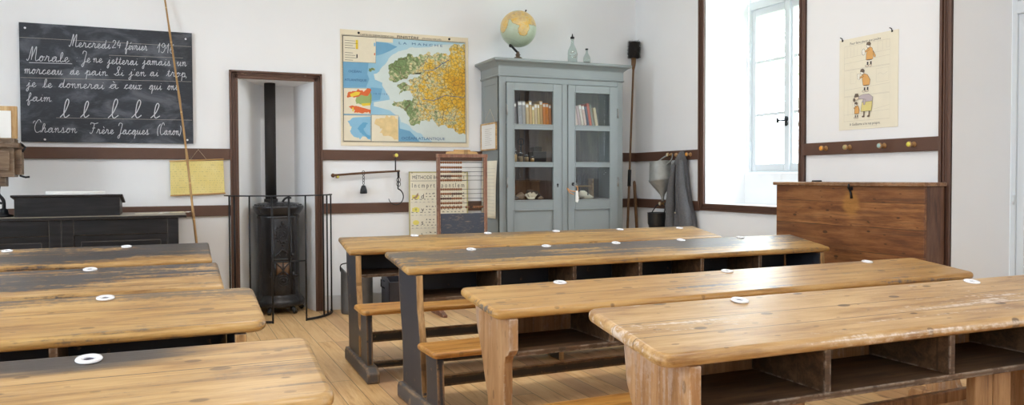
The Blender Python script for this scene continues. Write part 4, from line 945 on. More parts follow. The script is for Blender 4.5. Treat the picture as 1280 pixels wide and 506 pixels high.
# ------------------------------------------------------------------ abacus
t = thing('abacus', 'wooden counting frame with rows of brown beads and a slate panel', 'abacus', (2.058, 6.30, 0))
M['abwood'] = wood('reddish_abacus_wood', (.13, .055, .035), (.23, .105, .065), (.34, .18, .11), .5, 'z', knots=0, worn=.5)
W_ = .45
for x in (0, W_ - .03):
    MB().box(x, x + .03, -.015, .015, .02, 1.345).build('post', M['abwood'], t, bevel=.005)
    MB().prism([(-.16, 0), (.16, 0), (.16, .02), (.05, .05), (-.05, .05), (-.16, .02)], x - .005, x + .035, 'x').build('foot', M['abwood'], t, bevel=.004)
MB().box(-.004, W_ + .004, -.017, .017, 1.318, 1.348).build('top_rail', M['abwood'], t, bevel=.004)
MB().prism([(.08, 1.348), (.37, 1.348), (.355, 1.366), (.30, 1.372), (.295, 1.384), (.155, 1.384), (.15, 1.372), (.09, 1.366)], -.012, .012, 'y').build('crest', M['rodwood'], t, bevel=.003)
n = NT('scratched_slate'); v = n.co()
k = n.noise(n.vmath('MULTIPLY', v, (9., 1., 26.)), 1.6, 6., .7, 1.2)
M['slate2'] = n.done(n.mix(n.step(k, .52, .68), (.050, .060, .085), (.22, .17, .14)), .55)
MB().box(.03, W_ - .03 + .03, -.010, .010, .52, .848).build('slate_panel', M['slate2'], t, bevel=.003)
MB().box(0, W_, -.014, .014, .48, .52).build('bottom_rail', M['abwood'], t, bevel=.004)
M['bead'] = plain('brown_wooden_bead', (.24, .095, .035), .32, var=.35, scale=30.)
M['bead2'] = plain('dark_wooden_bead', (.09, .04, .025), .32, var=.3, scale=30.)
bm = MB().lathe([(.0025, -.0085), (.0075, -.0075), (.0105, -.002), (.0105, .002), (.0075, .0075), (.0025, .0085)], n=12, axis='x')
proto = {}
for i, z in enumerate((1.276, 1.235, 1.199, 1.163, 1.127, 1.051, 1.013, .974, .935, .899)):
    MB().tube([(.028, 0, z), (W_ - .028, 0, z)], .002, 6).build('rod', M['iron'], t)
    for k in range(10):
        m = 'bead2' if (i + k // 5) % 4 == 3 else 'bead'
        if m not in proto: o = proto[m] = bm.build('bead', M[m], t)
        else: o = proto[m].copy(); C.objects.link(o); o.parent = t
        o.location = (.042 + k * .0193, 0, z)
b = MB()
for k, x in enumerate((.262, .283, .330, .349, .368, .387, .406)): b.lathe([(.0025, -.0085), (.0075, -.0075), (.0105, -.002), (.0105, .002), (.0075, .0075), (.0025, .0085)], x, 0, 12, 'x', cz=.899)
o = b.build('loose_beads', M['bead'], t); o['kind'] = 'stuff'
# ------------------------------------------------------------------ grey glazed cabinet
CX, CY, CW, CD = 2.703, 6.491, 1.272, .425
M['cab'] = plain('grey_blue_cabinet_paint', (.255, .29, .298), .42, var=.05, scale=5., spec=.5)
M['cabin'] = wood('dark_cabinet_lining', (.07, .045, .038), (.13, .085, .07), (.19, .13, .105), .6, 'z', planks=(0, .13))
t = thing('cabinet', 'tall grey painted cabinet with two glazed doors in the corner', 'cabinet', (CX, CY, 0))
W_ = CW
# sides as frame and sunk panel
for x0, x1, s_ in ((0, .024, -1), (W_ - .024, W_, 1)):
    b = MB()
    b.box(x0 + .004, x1 - .004, .0, CD, .08, 2.06)
    xa, xb = (x0, x0 + .006) if s_ < 0 else (x1 - .006, x1)
    for q in ((0, .055, .08, 2.06), (CD - .055, CD, .08, 2.06), (.055, CD - .055, 1.985, 2.06), (.055, CD - .055, .08, .20)): b.box(xa, xb, *q)
    b.build('side_panel', M['cab'], t, bevel=.003)
b = MB(); b.box(0, W_, 0, CD, .05, .08); b.box(0, W_, .0, CD, 2.04, 2.068); b.build('carcass_boards', M['cab'], t, bevel=.002)
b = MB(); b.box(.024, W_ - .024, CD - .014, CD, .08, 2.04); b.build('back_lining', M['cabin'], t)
M['brownwood'] = wood('dark_brown_wood', (.07, .03, .012), (.14, .065, .028), (.2, .1, .05), .5, 'z', knots=0)
b = MB(); b.prism([(.355, .08), (.40, .08), (.43, 2.04), (.385, 2.04)], CD - .024, CD - .014, 'y'); b.build('back_strip', M['brownwood'], t)  # slightly slanting brown upright strip in front of the back lining
b = MB(); b.box(-.004, W_ + .004, -.004, CD, 0, .05); b.box(.0, W_, .0, .02, .05, .11); b.build('plinth', M['cab'], t, bevel=.004)
for z in (1.632, 1.290, .945):
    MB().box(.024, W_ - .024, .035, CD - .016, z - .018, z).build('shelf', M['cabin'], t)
# face frame
b = MB(); b.box(0, .066, -.002, .03, .08, 2.06); b.box(W_ - .062, W_, -.002, .03, .08, 2.06); b.box(.066, W_ - .062, -.002, .03, 2.0, 2.06); b.box(.066, W_ - .062, -.002, .03, .08, .12); b.build('face_frame', M['cab'], t, bevel=.003)
# cornice: stepped rings round three sides
b = MB(); rs = []
for o_, z in ((.004, 2.045), (.012, 2.050), (.014, 2.058), (.006, 2.066), (.006, 2.132), (.010, 2.142), (.022, 2.152), (.040, 2.168), (.062, 2.178), (.066, 2.184), (.066, 2.198), (.060, 2.204)):
    rs.append([(-o_, CD, z), (-o_, -o_, z), (W_ + o_, -o_, z), (W_ + o_, CD, z)])
b.rings(rs, smooth=False); b.build('cornice', M['cab'], t, bevel=.002)
def door(x0, x1, g0, g1, hinge_left):
    """x0..x1 leaf, g0..g1 glass; heights of the lights from the photo"""
    f = MB(); y0, y1 = -.022, .0
    f.box(x0, g0, y0, y1, .12, 1.995); f.box(g1, x1, y0, y1, .12, 1.995)
    f.box(g0, g1, y0, y1, 1.925, 1.995); f.box(g0, g1, y0, y1, 1.578, 1.628); f.box(g0, g1, y0, y1, 1.240, 1.287); f.box(g0, g1, y0, y1, .86, .945); f.box(g0, g1, y0, y1, .12, .22)
    d = f.build('door', M['cab'], t, bevel=.003)
    for za, zb in ((1.628, 1.925), (1.287, 1.578), (.945, 1.240)):
        m = MB(); e_ = .010
        for q in ((g0 - e_, g1 + e_, zb, zb + e_), (g0 - e_, g1 + e_, za - e_, za), (g0 - e_, g0, za, zb), (g1, g1 + e_, za, zb)): m.box(q[0], q[1], -.027, -.02, q[2], q[3])
        m.build('glazing_bead', M['cab'], d, bevel=.003)
        MB().box(g0, g1, -.010, -.007, za, zb).build('pane', M['glass'], d)
    m = MB(); e_ = .012
    m.box(g0, g1, -.012, -.004, .22, .86)
    for q in ((g0 - e_, g1 + e_, .86 - e_, .86), (g0 - e_, g1 + e_, .22, .22 + e_), (g0 - e_, g0, .22, .86), (g1, g1 + e_, .22, .86)): m.box(q[0], q[1], -.027, -.02, q[2], q[3])
    m.build('door_panel', M['cab'], d, bevel=.003)
    hx_ = x0 if hinge_left else x1
    for z in (1.745, 1.10, .42):
        MB().tube([(hx_, -.024, z - .04), (hx_, -.024, z + .04)], .008).sphere((hx_, -.024, z + .042), .009, 8, 5).build('hinge', M['steel'], d)
    return d
M['steel'] = plain('dull_steel', (.34, .34, .33), .4, .8, var=.2)
dl = door(.068, .609, .140, .525, True); dr = door(.680, 1.208, .755, 1.118, False)
b = MB(); b.box(.611, .678, -.012, .02, .12, 2.0); b.box(.622, .640, -.016, -.01, .12, 2.0); b.build('meeting_post', M['cab'], t, bevel=.004)
b = MB(); b.lathe([(.001, 0), (.009, 0), (.009, .003), (.001, .003)], .570, -.0255, 12, 'y', cz=1.083); b.box(.566, .574, -.0255, -.022, 1.058, 1.080); b.build('keyhole', M['iron'], dl)
b = MB(); b.lathe([(.001, 0), (.015, 0), (.015, .004), (.001, .004)], .728, -.026, 14, 'y', cz=1.085); b.build('escutcheon', M['iron'], dr)
tg = thing('key', 'small key with orange cord and white tag in the right cabinet door', 'key', (CX + .728, CY - .030, 1.08))
MB().tube([(0, .02, 0), (0, -.03, 0)], .004, 8).tube([(.0 + .014 * math.cos(q), -.042, .014 * math.sin(q)) for q in [2 * PI * i / 14 for i in range(14)]], .0035, 6, closed=True).build('key_shank', M['steel'], tg)
M['cord'] = plain('orange_cord', (.66, .30, .10), .8)
MB().tube(smooth_path([(.0, -.042, -.01), (.02, -.045, -.03), (.01, -.045, -.06), (-.05, -.04, -.055), (-.085, -.035, -.03), (-.06, -.04, -.07), (-.02, -.045, -.09)], 4), .004, 6).build('cord', M['cord'], tg)
MB().prism([(.0, -.055), (.022, -.055), (.030, -.14), (.018, -.165), (-.004, -.155)], -.050, -.042, 'y').build('tag', M['white'], tg, bevel=.002)

# books
def bcol(n_, c): return plain('book_cloth_' + n_, c, .7, var=.12, scale=25.)
BM = {k: bcol(k, c) for k, c in dict(grey=(.34, .33, .32), charcoal=(.13, .12, .13), bluegrey=(.30, .31, .33), beige=(.56, .44, .27), tan=(.50, .33, .14), straw=(.58, .45, .20), orange=(.66, .22, .04), rust=(.50, .17, .05), pale=(.66, .58, .52), mauve=(.48, .36, .38), pink=(.62, .45, .40), navy=(.07, .07, .12), red=(.50, .09, .05), olive=(.20, .20, .16)).items()}
def book(x, z, w_, h, dep, lean, mat, label, grp, mark=True):
    t = thing('book', label, 'book', (CX + x, CY + .06, z), (0, R(lean), 0), grp)
    pg = MB().box(.003, w_ - .003, .006, dep, .004, h - .004).build('pages', M['cream'], t)
    cv = MB(); cv.box(0, .003, .0, dep + .003, 0, h); cv.box(w_ - .003, w_, .0, dep + .003, 0, h); cv.box(0, w_, -.003, .006, 0, h); cv.build('cover', BM[mat], t, bevel=.002)
    if mark: MB().box(.002, w_ - .002, -.0036, -.0028, h - .035, h - .010).build('spine_label', M['white'], t)
g1 = 'books behind the left glass door'; x = .148
for w_, h, ln, m, lb in ((.026, .195, -2, 'pale', 'pale slanting book at the far left behind the left glass door'), (.022, .19, -2, 'charcoal', 'charcoal book second from left behind the left glass door'), (.038, .205, -2, 'bluegrey', 'wide blue-grey book with white label, behind the left glass door'), (.032, .205, -2, 'grey', 'grey slanting book beside the wide blue-grey one'), (.030, .185, -2, 'beige', 'beige book right of the grey ones behind the left door'), (.026, .21, -2, 'tan', 'tall tan book with white label, middle of the left shelf'), (.022, .165, -2, 'straw', 'short straw-coloured book, lowest on the left shelf'), (.024, .185, -2, 'beige', 'slim beige book just right of the short straw-coloured one'), (.022, .185, -2, 'straw', 'slim straw-coloured book, second after the short one'), (.028, .215, -2, 'tan', 'tallest tan book standing left of the orange ones'), (.026, .195, -2, 'orange', 'bright orange book, left of the orange pair behind the door'), (.026, .195, -2, 'orange', 'bright orange book, right of the orange pair behind the door'), (.024, .185, -2, 'rust', 'rust-brown book at the right end behind the left door')):
    book(x, 1.633, w_, h, .15, ln, m, lb, g1); x += w_ + .0035 + (.012 if m == 'charcoal' else 0)
g2 = 'books behind the right glass door'; x = .775
for w_, h, ln, m, lb in ((.022, .18, -10, 'pale', 'pale leaning book at the left behind the right glass door'), (.026, .19, -10, 'pink', 'pink leaning book second behind the right glass door'), (.026, .18, -10, 'mauve', 'mauve leaning book third behind the right glass door'), (.026, .19, -10, 'pale', 'pale leaning book left of the navy one'), (.026, .185, -10, 'pink', 'pink leaning book touching the navy one'), (.022, .18, -10, 'navy', 'navy leaning book behind the right glass door'), (.024, .21, -10, 'red', 'red leaning book, tallest behind the right glass door'), (.020, .20, -10, 'olive', 'dark olive book leaning on the red one'), (.026, .17, -10, 'beige', 'beige book at the right end behind the right glass door')):
    book(x, 1.633, w_, h, .15, ln, m, lb, g2, m in ('pale', 'pink')); x += w_ / math.cos(R(ln)) + .004 + (.012 if m == 'olive' else 0)
# middle shelf: jars and scales
def jar(x, y, r, h, fill, col, label):
    t = thing('jar', label, 'jar', (CX + x, CY + y, 1.2905), None, 'glass jars on the middle cabinet shelf')
    MB().lathe([(.001, 0), (r, 0), (r, h * .78), (r * .7, h * .86), (r * .7, h * .9)], n=18).build('glass', M['clear'], t)
    MB().lathe([(.001, .003), (r * .93, .003), (r * .93, h * fill), (.001, h * fill)], n=18).build('contents', col, t)
    MB().lathe([(.001, h * .9), (r * .8, h * .9), (r * .8, h * .97), (r * .3, h * .98), (r * .3, h * 1.05), (.001, h * 1.05)], n=16).build('stopper', M['steel'], t)
M['grain'] = plain('ochre_powder', (.60, .33, .12), .9, var=.2); M['grain2'] = plain('brown_powder', (.40, .24, .13), .9, var=.2)
jar(.185, .10, .033, .11, .62, M['grain'], 'biggest jar with ochre contents on the left middle shelf')
jar(.252, .10, .025, .085, .6, M['grain2'], 'second jar, half brown, right of the big ochre jar')
jar(.312, .10, .022, .065, .7, M['grain2'], 'third small jar on the left middle shelf')
jar(.372, .10, .018, .05, .7, M['grain'], 'smallest ochre jar on the left middle shelf')
t = thing('optical_instrument', 'small dark metal instrument with wire loops on the middle shelf', 'instrument', (CX + .40, CY + .24, 1.2905))
MB().box(.02, .16, -.05, .06, 0, .10).box(.03, .12, -.04, .05, .10, .145).build('housing', M['iron'], t, bevel=.005)
MB().tube([(-.08, 0, 0), (-.08, 0, .2)], .006).tube([(-.08 + .03 * math.cos(q), 0, .19 + .03 * math.sin(q)) for q in [2 * PI * i / 16 for i in range(16)]], .004, 6, closed=True).box(-.11, -.05, -.03, .03, 0, .012).build('stand', M['iron'], t)
# bottom light: box, shells, coral, skulls, tube rack
t = thing('wooden_crate', 'brown wooden box at the back of the lowest left shelf', 'box', (CX + .31, CY + .25, .9455))
b = MB().box(-.14, .21, 0, .12, 0, .17); b.build('box_body', M['brownwood'], t, bevel=.004); MB().box(-.145, .215, -.005, .125, .17, .185).build('lid', M['brownwood'], t, bevel=.003)
M['bone'] = plain('old_bone', (.70, .64, .50), .7, var=.15, scale=20.); M['stone'] = plain('dark_mineral', (.10, .085, .075), .55, var=.5, scale=25.); M['shell'] = plain('brown_shell', (.34, .25, .18), .4, var=.4, scale=18.)
def lump(name, x, y, r, sc, mat, label, cat, seed):
    rg = random.Random(seed); b = MB(); b.sphere((0, 0, 0), r, 18, 12, sc=sc)
    ph = [rg.uniform(0, 6) for _ in range(6)]
    b.v = [(vx * (1 + .16 * math.sin(9 * vz / r + ph[0]) + .1 * math.sin(3 * vx / r + ph[1])), vy * (1 + .14 * math.sin(4 * vx / r + ph[2])), max(-r * sc[2] * .7, vz * (1 + .15 * math.sin(3 * vx / r + ph[3])))) for vx, vy, vz in b.v]
    return tag(b.build(name, mat, None, (CX + x, CY + y, .9455 + r * sc[2] * .7)), label, cat, 'natural curiosities on the lowest cabinet shelf')
lump('mineral', .19, .09, .035, (1, .8, .6), M['stone'], 'dark mineral at the far left of the lowest shelf', 'mineral', 1)
lump('sea_shell', .26, .13, .042, (1.1, .8, .9), M['shell'], 'brown pointed shell left of the coral', 'shell', 2)
lump('mineral', .40, .16, .055, (1.3, .9, .95), M['stone'], 'big dark rock behind the white coral', 'mineral', 3)
lump('sea_shell', .455, .10, .024, (1.2, .8, .7), M['shell'], 'small brown shell at the right of the coral', 'shell', 4)
b = MB(); rg = random.Random(5)
for i in range(11):
    a = PI * i / 10; x0 = -.045 + .009 * i
    p = Vector((x0 * .5, 0, .01)); q = Vector((x0 * 1.15, rg.uniform(-.01, .01), .035 + .018 * math.sin(a))); e_ = q + Vector((x0 * .2 + rg.uniform(-.008, .008), 0, .016))
    b.tube([p, q, e_], [.008, .006, .004], 6); b.tube([q, q + Vector((rg.uniform(-.012, .012), -.006, .012))], [.005, .003], 6)
b.sphere((0, 0, .010), .03, 12, 8, sc=(1.3, .8, .4))
tag(b.build('coral', M['bone'], None, (CX + .345, CY + .07, .9455)), 'branching white coral on the lowest shelf behind the left door', 'coral', 'natural curiosities on the lowest cabinet shelf')
def skull(x, y, k, label):
    t = thing('animal_skull', label, 'skull', (CX + x, CY + y, .9455), (0, 0, R(8)), 'animal skulls on the lowest shelf')
    b = MB(); rs = []
    for u, r1, r2, zc in ((-.07, .004, .004, .035), (-.062, .022, .022, .037), (-.035, .036, .037, .042), (0, .036, .036, .042), (.03, .026, .026, .034), (.06, .017, .018, .024), (.09, .012, .012, .016), (.105, .006, .006, .013)):
        rs.append([(u * k, r1 * k * math.cos(q), k * (zc + r2 * math.sin(q))) for q in [2 * PI * i / 14 for i in range(14)]])
    b.rings(rs); b.build('cranium', M['bone'], t)
    MB().sphere((.022 * k, -.024 * k, .042 * k), .011 * k, 10, 6).build('eye_socket', M['stone'], t)
    j = MB(); j.tube([(-.02 * k, -.02 * k, .008 * k), (.05 * k, -.012 * k, .007 * k), (.10 * k, 0, .008 * k), (.05 * k, .012 * k, .007 * k), (-.02 * k, .02 * k, .008 * k)], .006 * k, 6); j.build('jaw', M['bone'], t)
skull(.79, .08, .62, 'small partly hidden animal skull near the key')
skull(.905, .09, 1.0, 'long-snouted pale animal skull behind the right door')
t = thing('tube_rack', 'wooden rack of thin glass tubes on the lowest right shelf', 'rack', (CX + .86, CY + .25, .9455))
b = MB().box(0, .24, 0, .09, 0, .015).box(0, .012, 0, .09, 0, .19).box(.228, .24, 0, .09, 0, .19).box(0, .24, .02, .07, .11, .122); b.build('rack_frame', M['rodwood'], t, bevel=.002)
for i in range(5): MB().tube([(.03 + i * .035, .045, .017), (.05 + i * .035, .045, .225)], .006, 8).build('glass_tube', M['clear'], t)

# on the cabinet's side
t = thing('framed_paper', 'small framed white sheet hanging on the cabinet\'s left side', 'picture frame', (CX - .002, CY + .415, 1.395), (R(90), 0, R(-90)))
b = MB(); w_, h_, e_ = .375, .25, .014
for q in ((0, w_, 0, e_), (0, w_, h_ - e_, h_), (0, e_, 0, h_), (w_ - e_, w_, 0, h_)): b.box(*q, 0, .014)
b.build('frame', M['framewood'], t, bevel=.002); MB().box(e_ * .8, w_ - e_ * .8, e_ * .8, h_ - e_ * .8, .002, .008).build('sheet', M['white'], t)
g = MB()
for i in range(9): g.rect(.10, .05 + i * .018, .10 + (.16, .12, .17)[i % 3], .0525 + i * .018, .0086)
g.build('faint_writing', M['greyink'], t)
MB().tube([(.06, h_ - .005, .006), (w_ * .58, h_ + .125, .004), (w_ - .03, h_ - .005, .006)], .0015, 5).build('string', M['string'], t)
t = thing('hanging_scroll', 'long cream paper chart hanging below the framed sheet on the cabinet', 'chart', (CX - .003, CY + .395, .78), (R(90), 0, R(-90)))
rs = []
for i in range(13):
    q = i / 12; bow = .012 * math.sin(q * PI) + .018 * (1 - q) ** 3
    rs.append([(0, .52 * q, .002 + bow * .6), (.36, .52 * q, .002 + bow), (.36, .52 * q, .0045 + bow), (0, .52 * q, .0045 + bow * .6)])
MB().rings(rs).build('sheet', M['cream'], t)
b = MB()
for i in range(14):
    q = (i * 1.7 + 2) / 28; bow = .012 * math.sin(q * PI) + .018 * (1 - q) ** 3
    b.add([(.03, .52 * q, .0049 + bow * .62), (.33, .52 * q, .0052 + bow), (.33, .52 * q + .002, .0052 + bow), (.03, .52 * q + .002, .0049 + bow * .62)], [(0, 1, 2, 3)])
b.build('faint_print', M['greyink'], t)

# on top: globe and two bottles
t = thing('globe', 'old terrestrial globe on a dark stand atop the cabinet', 'globe', (2.955, 6.64, 2.205))
GR_ = .166; gz = .300
n = NT('printed_globe'); v = n.co()
nz = n.noise(v, 9., 4., .6)
def blob(cn, cc, cs, r):
    dvec = n.vmath('SUBTRACT', v, tuple(GR_ * q for q in Vector(cc).normalized()))
    d = n.vmath('DISTANCE', n.vmath('MULTIPLY', dvec, cs), (0., 0., 0.))
    return n.math('SUBTRACT', n.math('ADD', d, n.math('MULTIPLY', n.math('SUBTRACT', nz, .5), .09)), r)
m = None
def wl(x, y, z): return (x * math.cos(R(24)) - z * math.sin(R(24)), y, x * math.sin(R(24)) + z * math.cos(R(24)))
for cc, cs, r in ((wl(-.30, -.88, .36), (.75, 1, 1.15), .072), (wl(-.10, -.93, .22), (1, 1, 1), .060), (wl(-.08, -.98, -.05), (1.1, 1, .9), .052), (wl(-.13, -.95, -.30), (1.2, 1, 1), .045), (wl(-.12, -.66, .74), (.7, 1, 1.2), .062), (wl(.30, -.60, .72), (.8, 1, 1.1), .075), (wl(.33, -.90, .30), (1.1, 1, 1.1), .050), (wl(.62, -.62, .45), (1, 1, .9), .07), (wl(-.97, -.15, .18), (1.2, .9, .7), .06), (wl(-.80, .0, .7), (1, .8, 1), .08)):
    q = blob(None, cc, cs, r); m = q if m is None else n.math('MINIMUM', m, q)
lm = n.step(m, .004, -.003)
land = n.ramp(n.noise(v, 22., 4.), [(.35, (.58, .40, .20)), (.5, (.68, .52, .24)), (.62, (.70, .44, .10))])
sea = n.mix(n.noise(v, 6., 3.), (.36, .45, .33), (.50, .58, .46))
c = n.mix(lm, sea, land)
X, Y, Z = n.sep(v)
lat = n.math('ABSOLUTE', n.math('SUBTRACT', n.math('FRACT', n.math('MULTIPLY', Z, 14.)), .5))
lon = n.math('ABSOLUTE', n.math('SUBTRACT', n.math('FRACT', n.math('MULTIPLY', n.math('ARCTAN2', Y, X), 24 / (2 * PI))), .5))
c = n.mix(n.math('MULTIPLY', n.math('MAXIMUM', n.step(lat, .475, .495), n.step(lon, .475, .495)), .35), c, (.20, .20, .14))
c = n.mix(n.math('MULTIPLY', n.step(n.math('ABSOLUTE', m), .005, .001), .5), c, (.22, .16, .08))
M['globe'] = n.done(c, .32)
o = MB().sphere((0, 0, 0), GR_, 48, 28).build('sphere', M['globe'], t, (0.005, 0, gz), rot=(0, R(24), 0))
ax = Vector((math.sin(R(24)), 0, math.cos(R(24))))
cc = Vector((.005, 0, gz))
MB().tube([cc + ax * (GR_ - .005), cc + ax * (GR_ + .022)], .006).sphere(cc + ax * (GR_ + .024), .008, 8, 6).build('pole_pin', M['iron'], t)
b = MB(); sp = cc - ax * (GR_ + .006)
b.tube(smooth_path([sp + Vector((-.012, 0, .006)), sp + Vector((.004, 0, -.006)), Vector((-.02, 0, .100)), Vector((0, 0, .085))], 4), .011); b.sphere(sp + Vector((-.008, 0, .0)), .016, 10, 7); b.build('arm', M['iron'], t)
M['standwood'] = plain('dark_turned_wood', (.10, .07, .045), .4, var=.3)
MB().lathe([(.001, 0), (.056, 0), (.056, .008), (.050, .022), (.034, .040), (.018, .048), (.018, .058), (.026, .062), (.018, .068), (.014, .085), (.010, .095), (.001, .096)], n=28).build('stand', M['standwood'], t)
def bottle(x, r, h, lab, liquid, stopper):
    t = thing('bottle', lab, 'bottle', (x, 6.64, 2.205), None, 'bottles on top of the cabinet')
    MB().lathe([(.001, 0), (r, 0), (r, h * .42), (r * .86, h * .52), (r * .40, h * .68), (r * .30, h * .74), (r * .28, h * .86), (r * .36, h * .87), (r * .36, h * .90)], n=24).build('glass', M['clear'], t)
    if liquid: MB().lathe([(.001, .004), (r * .93, .004), (r * .93, h * .2), (.001, h * .2)], n=24).build('liquid', M['purple'], t)
    else:
        b = MB(); rg = random.Random(2)
        for i in range(16):
            a = -PI / 2 + rg.uniform(-1.1, 1.1); z = h * rg.uniform(.22, .42)
            b.tube([(r * 1.012 * math.cos(a), r * 1.012 * math.sin(a), z), (r * 1.012 * math.cos(a + .25), r * 1.012 * math.sin(a + .25), z + rg.uniform(-.012, .016))], .003, 5)
        b.build('etched_pattern', M['greyink'], t)
    MB().lathe([(.001, h * .9), (r * .42, h * .9), (r * .42, h * .96), (r * .2, h * .97), (.003, h * (1.07 if stopper else .98)), (.001, h * (1.07 if stopper else .98))], n=14).build('stopper', M['iron'], t)
M['purple'] = plain('violet_ink_liquid', (.06, .03, .07), .3)
bottle(3.518, .045, .275, 'taller clear patterned bottle on top of the cabinet', False, True)
bottle(3.672, .034, .170, 'small bottle with dark violet ink on top of the cabinet', True, False)
# ------------------------------------------------------------------ corner: ceiling brush and stick
t = thing('ceiling_brush', 'long-handled ceiling brush with black bristle head leaning in the corner', 'brush', (4.08, 6.60, 0))
O_ = Vector((4.08, 6.60, 0))
P0 = Vector((4.066, 6.592, .004)); P1 = Vector((4.294, 6.80, 2.318)); ax = (P1 - P0).normalized()
M['handle'] = plain('dark_varnished_handle', (.15, .075, .03), .35, var=.35, scale=16.)
b = MB(); b.tube([P0 - O_, P0 + (P1 - P0) * .45 - O_, P0 + (P1 - P0) * .54 - O_, P1 + ax * .03 - O_], [.014, .0125, .0105, .0105]); b.build('handle', M['handle'], t)
MB().tube([P0 + (P1 - P0) * .455 - O_, P0 + (P1 - P0) * .525 - O_], .0175).build('grip', M['iron'], t)
MB().tube([P1 - ax * .10 - O_, P1 - ax * .05 - O_, P1 + ax * .02 - O_], [.012, .022, .026], 12).build('ferrule', M['handle'], t)
M['bristle'] = plain('black_bristle', (.016, .013, .011), .85, var=.5, scale=60.)
b = MB(); rg = random.Random(11); hc = P1 + ax * .10 - O_
b.tube([hc - ax * .085, hc - ax * .07, hc, hc + ax * .07, hc + ax * .085], [.022, .047, .053, .050, .028], 18)
for i in range(700):
    a = rg.uniform(0, 2 * PI); k = rg.uniform(-.085, .085); q = hc + ax * k
    side = ax.cross(Vector((math.cos(a), math.sin(a), .2))).normalized()
    b.tube([q + side * .04, q + side * rg.uniform(.056, .072) + ax * rg.uniform(-.006, .012)], [.0028, .001], 3, cap=False)
o = b.build('bristle_head', M['bristle'], t)
t = thing('walking_stick', 'short dark wooden stick leaning beside the ceiling brush', 'stick', (4.27, 6.70, 0))
MB().tube([(.02, -.03, .004), (.002, .05, 1.07), (.001, .052, 1.10), (.001, .052, 1.112)], [.017, .016, .014, .006]).build('shaft', M['handle'], t)

# ------------------------------------------------------------------ hanging things on the right wall
M['zinc'] = plain('weathered_zinc', (.30, .31, .30), .5, .35, var=.3, scale=18., bump=.1)
t = thing('zinc_funnel', 'grey zinc funnel-shaped vessel hanging from an upper peg', 'funnel', (XR - .132, 6.295, .95))
b = MB().lathe([(.012, -.03), (.014, .0), (.022, .03), (.115, .155), (.121, .166), (.114, .18), (.100, .335), (.102, .34), (.097, .342), (.001, .32)], n=28)
# tilted like in the photo
tl = Matrix.Rotation(R(-7), 4, 'X'); b.v = [tuple((tl @ Vector((x, y, z - .3))) + Vector((0, -.01, .3))) for x, y, z in b.v]
b.build('vessel', M['zinc'], t)
MB().tube(smooth_path([(0, .05, .335), (.06, .02, .385), (.105, -.03, .415), (.10, -.06, .40), (.05, -.11, .35), (0, -.11, .315)], 5), .0065).build('handle', M['zinc'], t)
M['blackpot'] = plain('black_enamel', (.022, .024, .027), .28, .2, var=.2)
t = thing('small_pot', 'small black enamel pail hanging partly behind the grey coat', 'pail', (XR - .122, 6.335, .64))
MB().lathe([(.001, 0), (.066, .002), (.098, .06), (.100, .07), (.103, .165), (.107, .17), (.100, .172), (.096, .165), (.09, .03), (.001, .02)], n=28).build('body', M['blackpot'], t)
MB().tube([(0, .104, .15), (0, .10, .175), (.03, .075, .235), (.095, .045, .262), (.03, -.075, .235), (0, -.10, .175), (0, -.104, .15)], .0055).build('bail', M['iron'], t)

# coat
M['cloth'] = plain('grey_woollen_cloth', (.125, .125, .132), .95, var=.3, scale=70., bump=.3, spec=.1)
t = thing('coat', 'grey cloth smock hanging in folds from a peg on the right wall', 'coat', (XR, 6.03, .5))
def drape(rows, nf, amp, ph, xoff=.055):
    rs = []
    for z, yc, hw, hd in rows:
        ring = []
        for j in range(56):
            q = 2 * PI * j / 56; k = 1 + amp * min(1, hw / .09) * math.sin(nf * q + ph + 2.2 * z)
            ring.append((-xoff - hd * math.sin(q) * k, yc + hw * math.cos(q) * (1 + .05 * math.sin(3 * q + z * 4)), z))
        rs.append(ring)
    return rs
rows = [(.03, -.03, .195, .060), (.10, -.02, .198, .060), (.22, -.012, .188, .058), (.30, .0, .176, .056), (.42, .022, .145, .055), (.55, .030, .118, .052), (.68, .030, .095, .048), (.78, .026, .072, .044), (.84, .016, .045, .036), (.875, .006, .020, .022), (.885, .004, .008, .010)]
full = []
for i in range(len(rows) - 1):
    for j in range(4):
        k = j / 4; full.append(tuple(a + (c - a) * k for a, c in zip(rows[i], rows[i + 1])))
full.append(rows[-1])
MB().rings(drape(full, 7, .36, .4, .066)).build('body', M['cloth'], t)
sl = [Vector((-.12, -.05, .80)), Vector((-.135, -.075, .62)), Vector((-.135, -.115, .42)), Vector((-.13, -.155, .25)), Vector((-.125, -.165, .10)), Vector((-.12, -.16, .04))]
MB().tube(smooth_path(sl, 5), [.022 + .026 * min(1, i / 12) * (1 + .12 * math.sin(i * 1.7)) for i in range(26)], 14).build('sleeve', M['cloth'], t)
sl = [Vector((-.12, .055, .76)), Vector((-.135, .075, .58)), Vector((-.14, .085, .38)), Vector((-.135, .095, .20)), Vector((-.13, .10, .05))]
MB().tube(smooth_path(sl, 5), [.02 + .024 * min(1, i / 10) * (1 + .12 * math.sin(i * 1.3 + 1)) for i in range(21)], 14).build('sleeve', M['cloth'], t)
MB().tube([(-.03, .0, .855), (-.045, .002, .885), (-.06, .0, .86)], .006).build('hanging_loop', M['cloth'], t)
MB().sphere((-.131, .02, .32), .008, 8, 6).build('button', M['bone'], t)

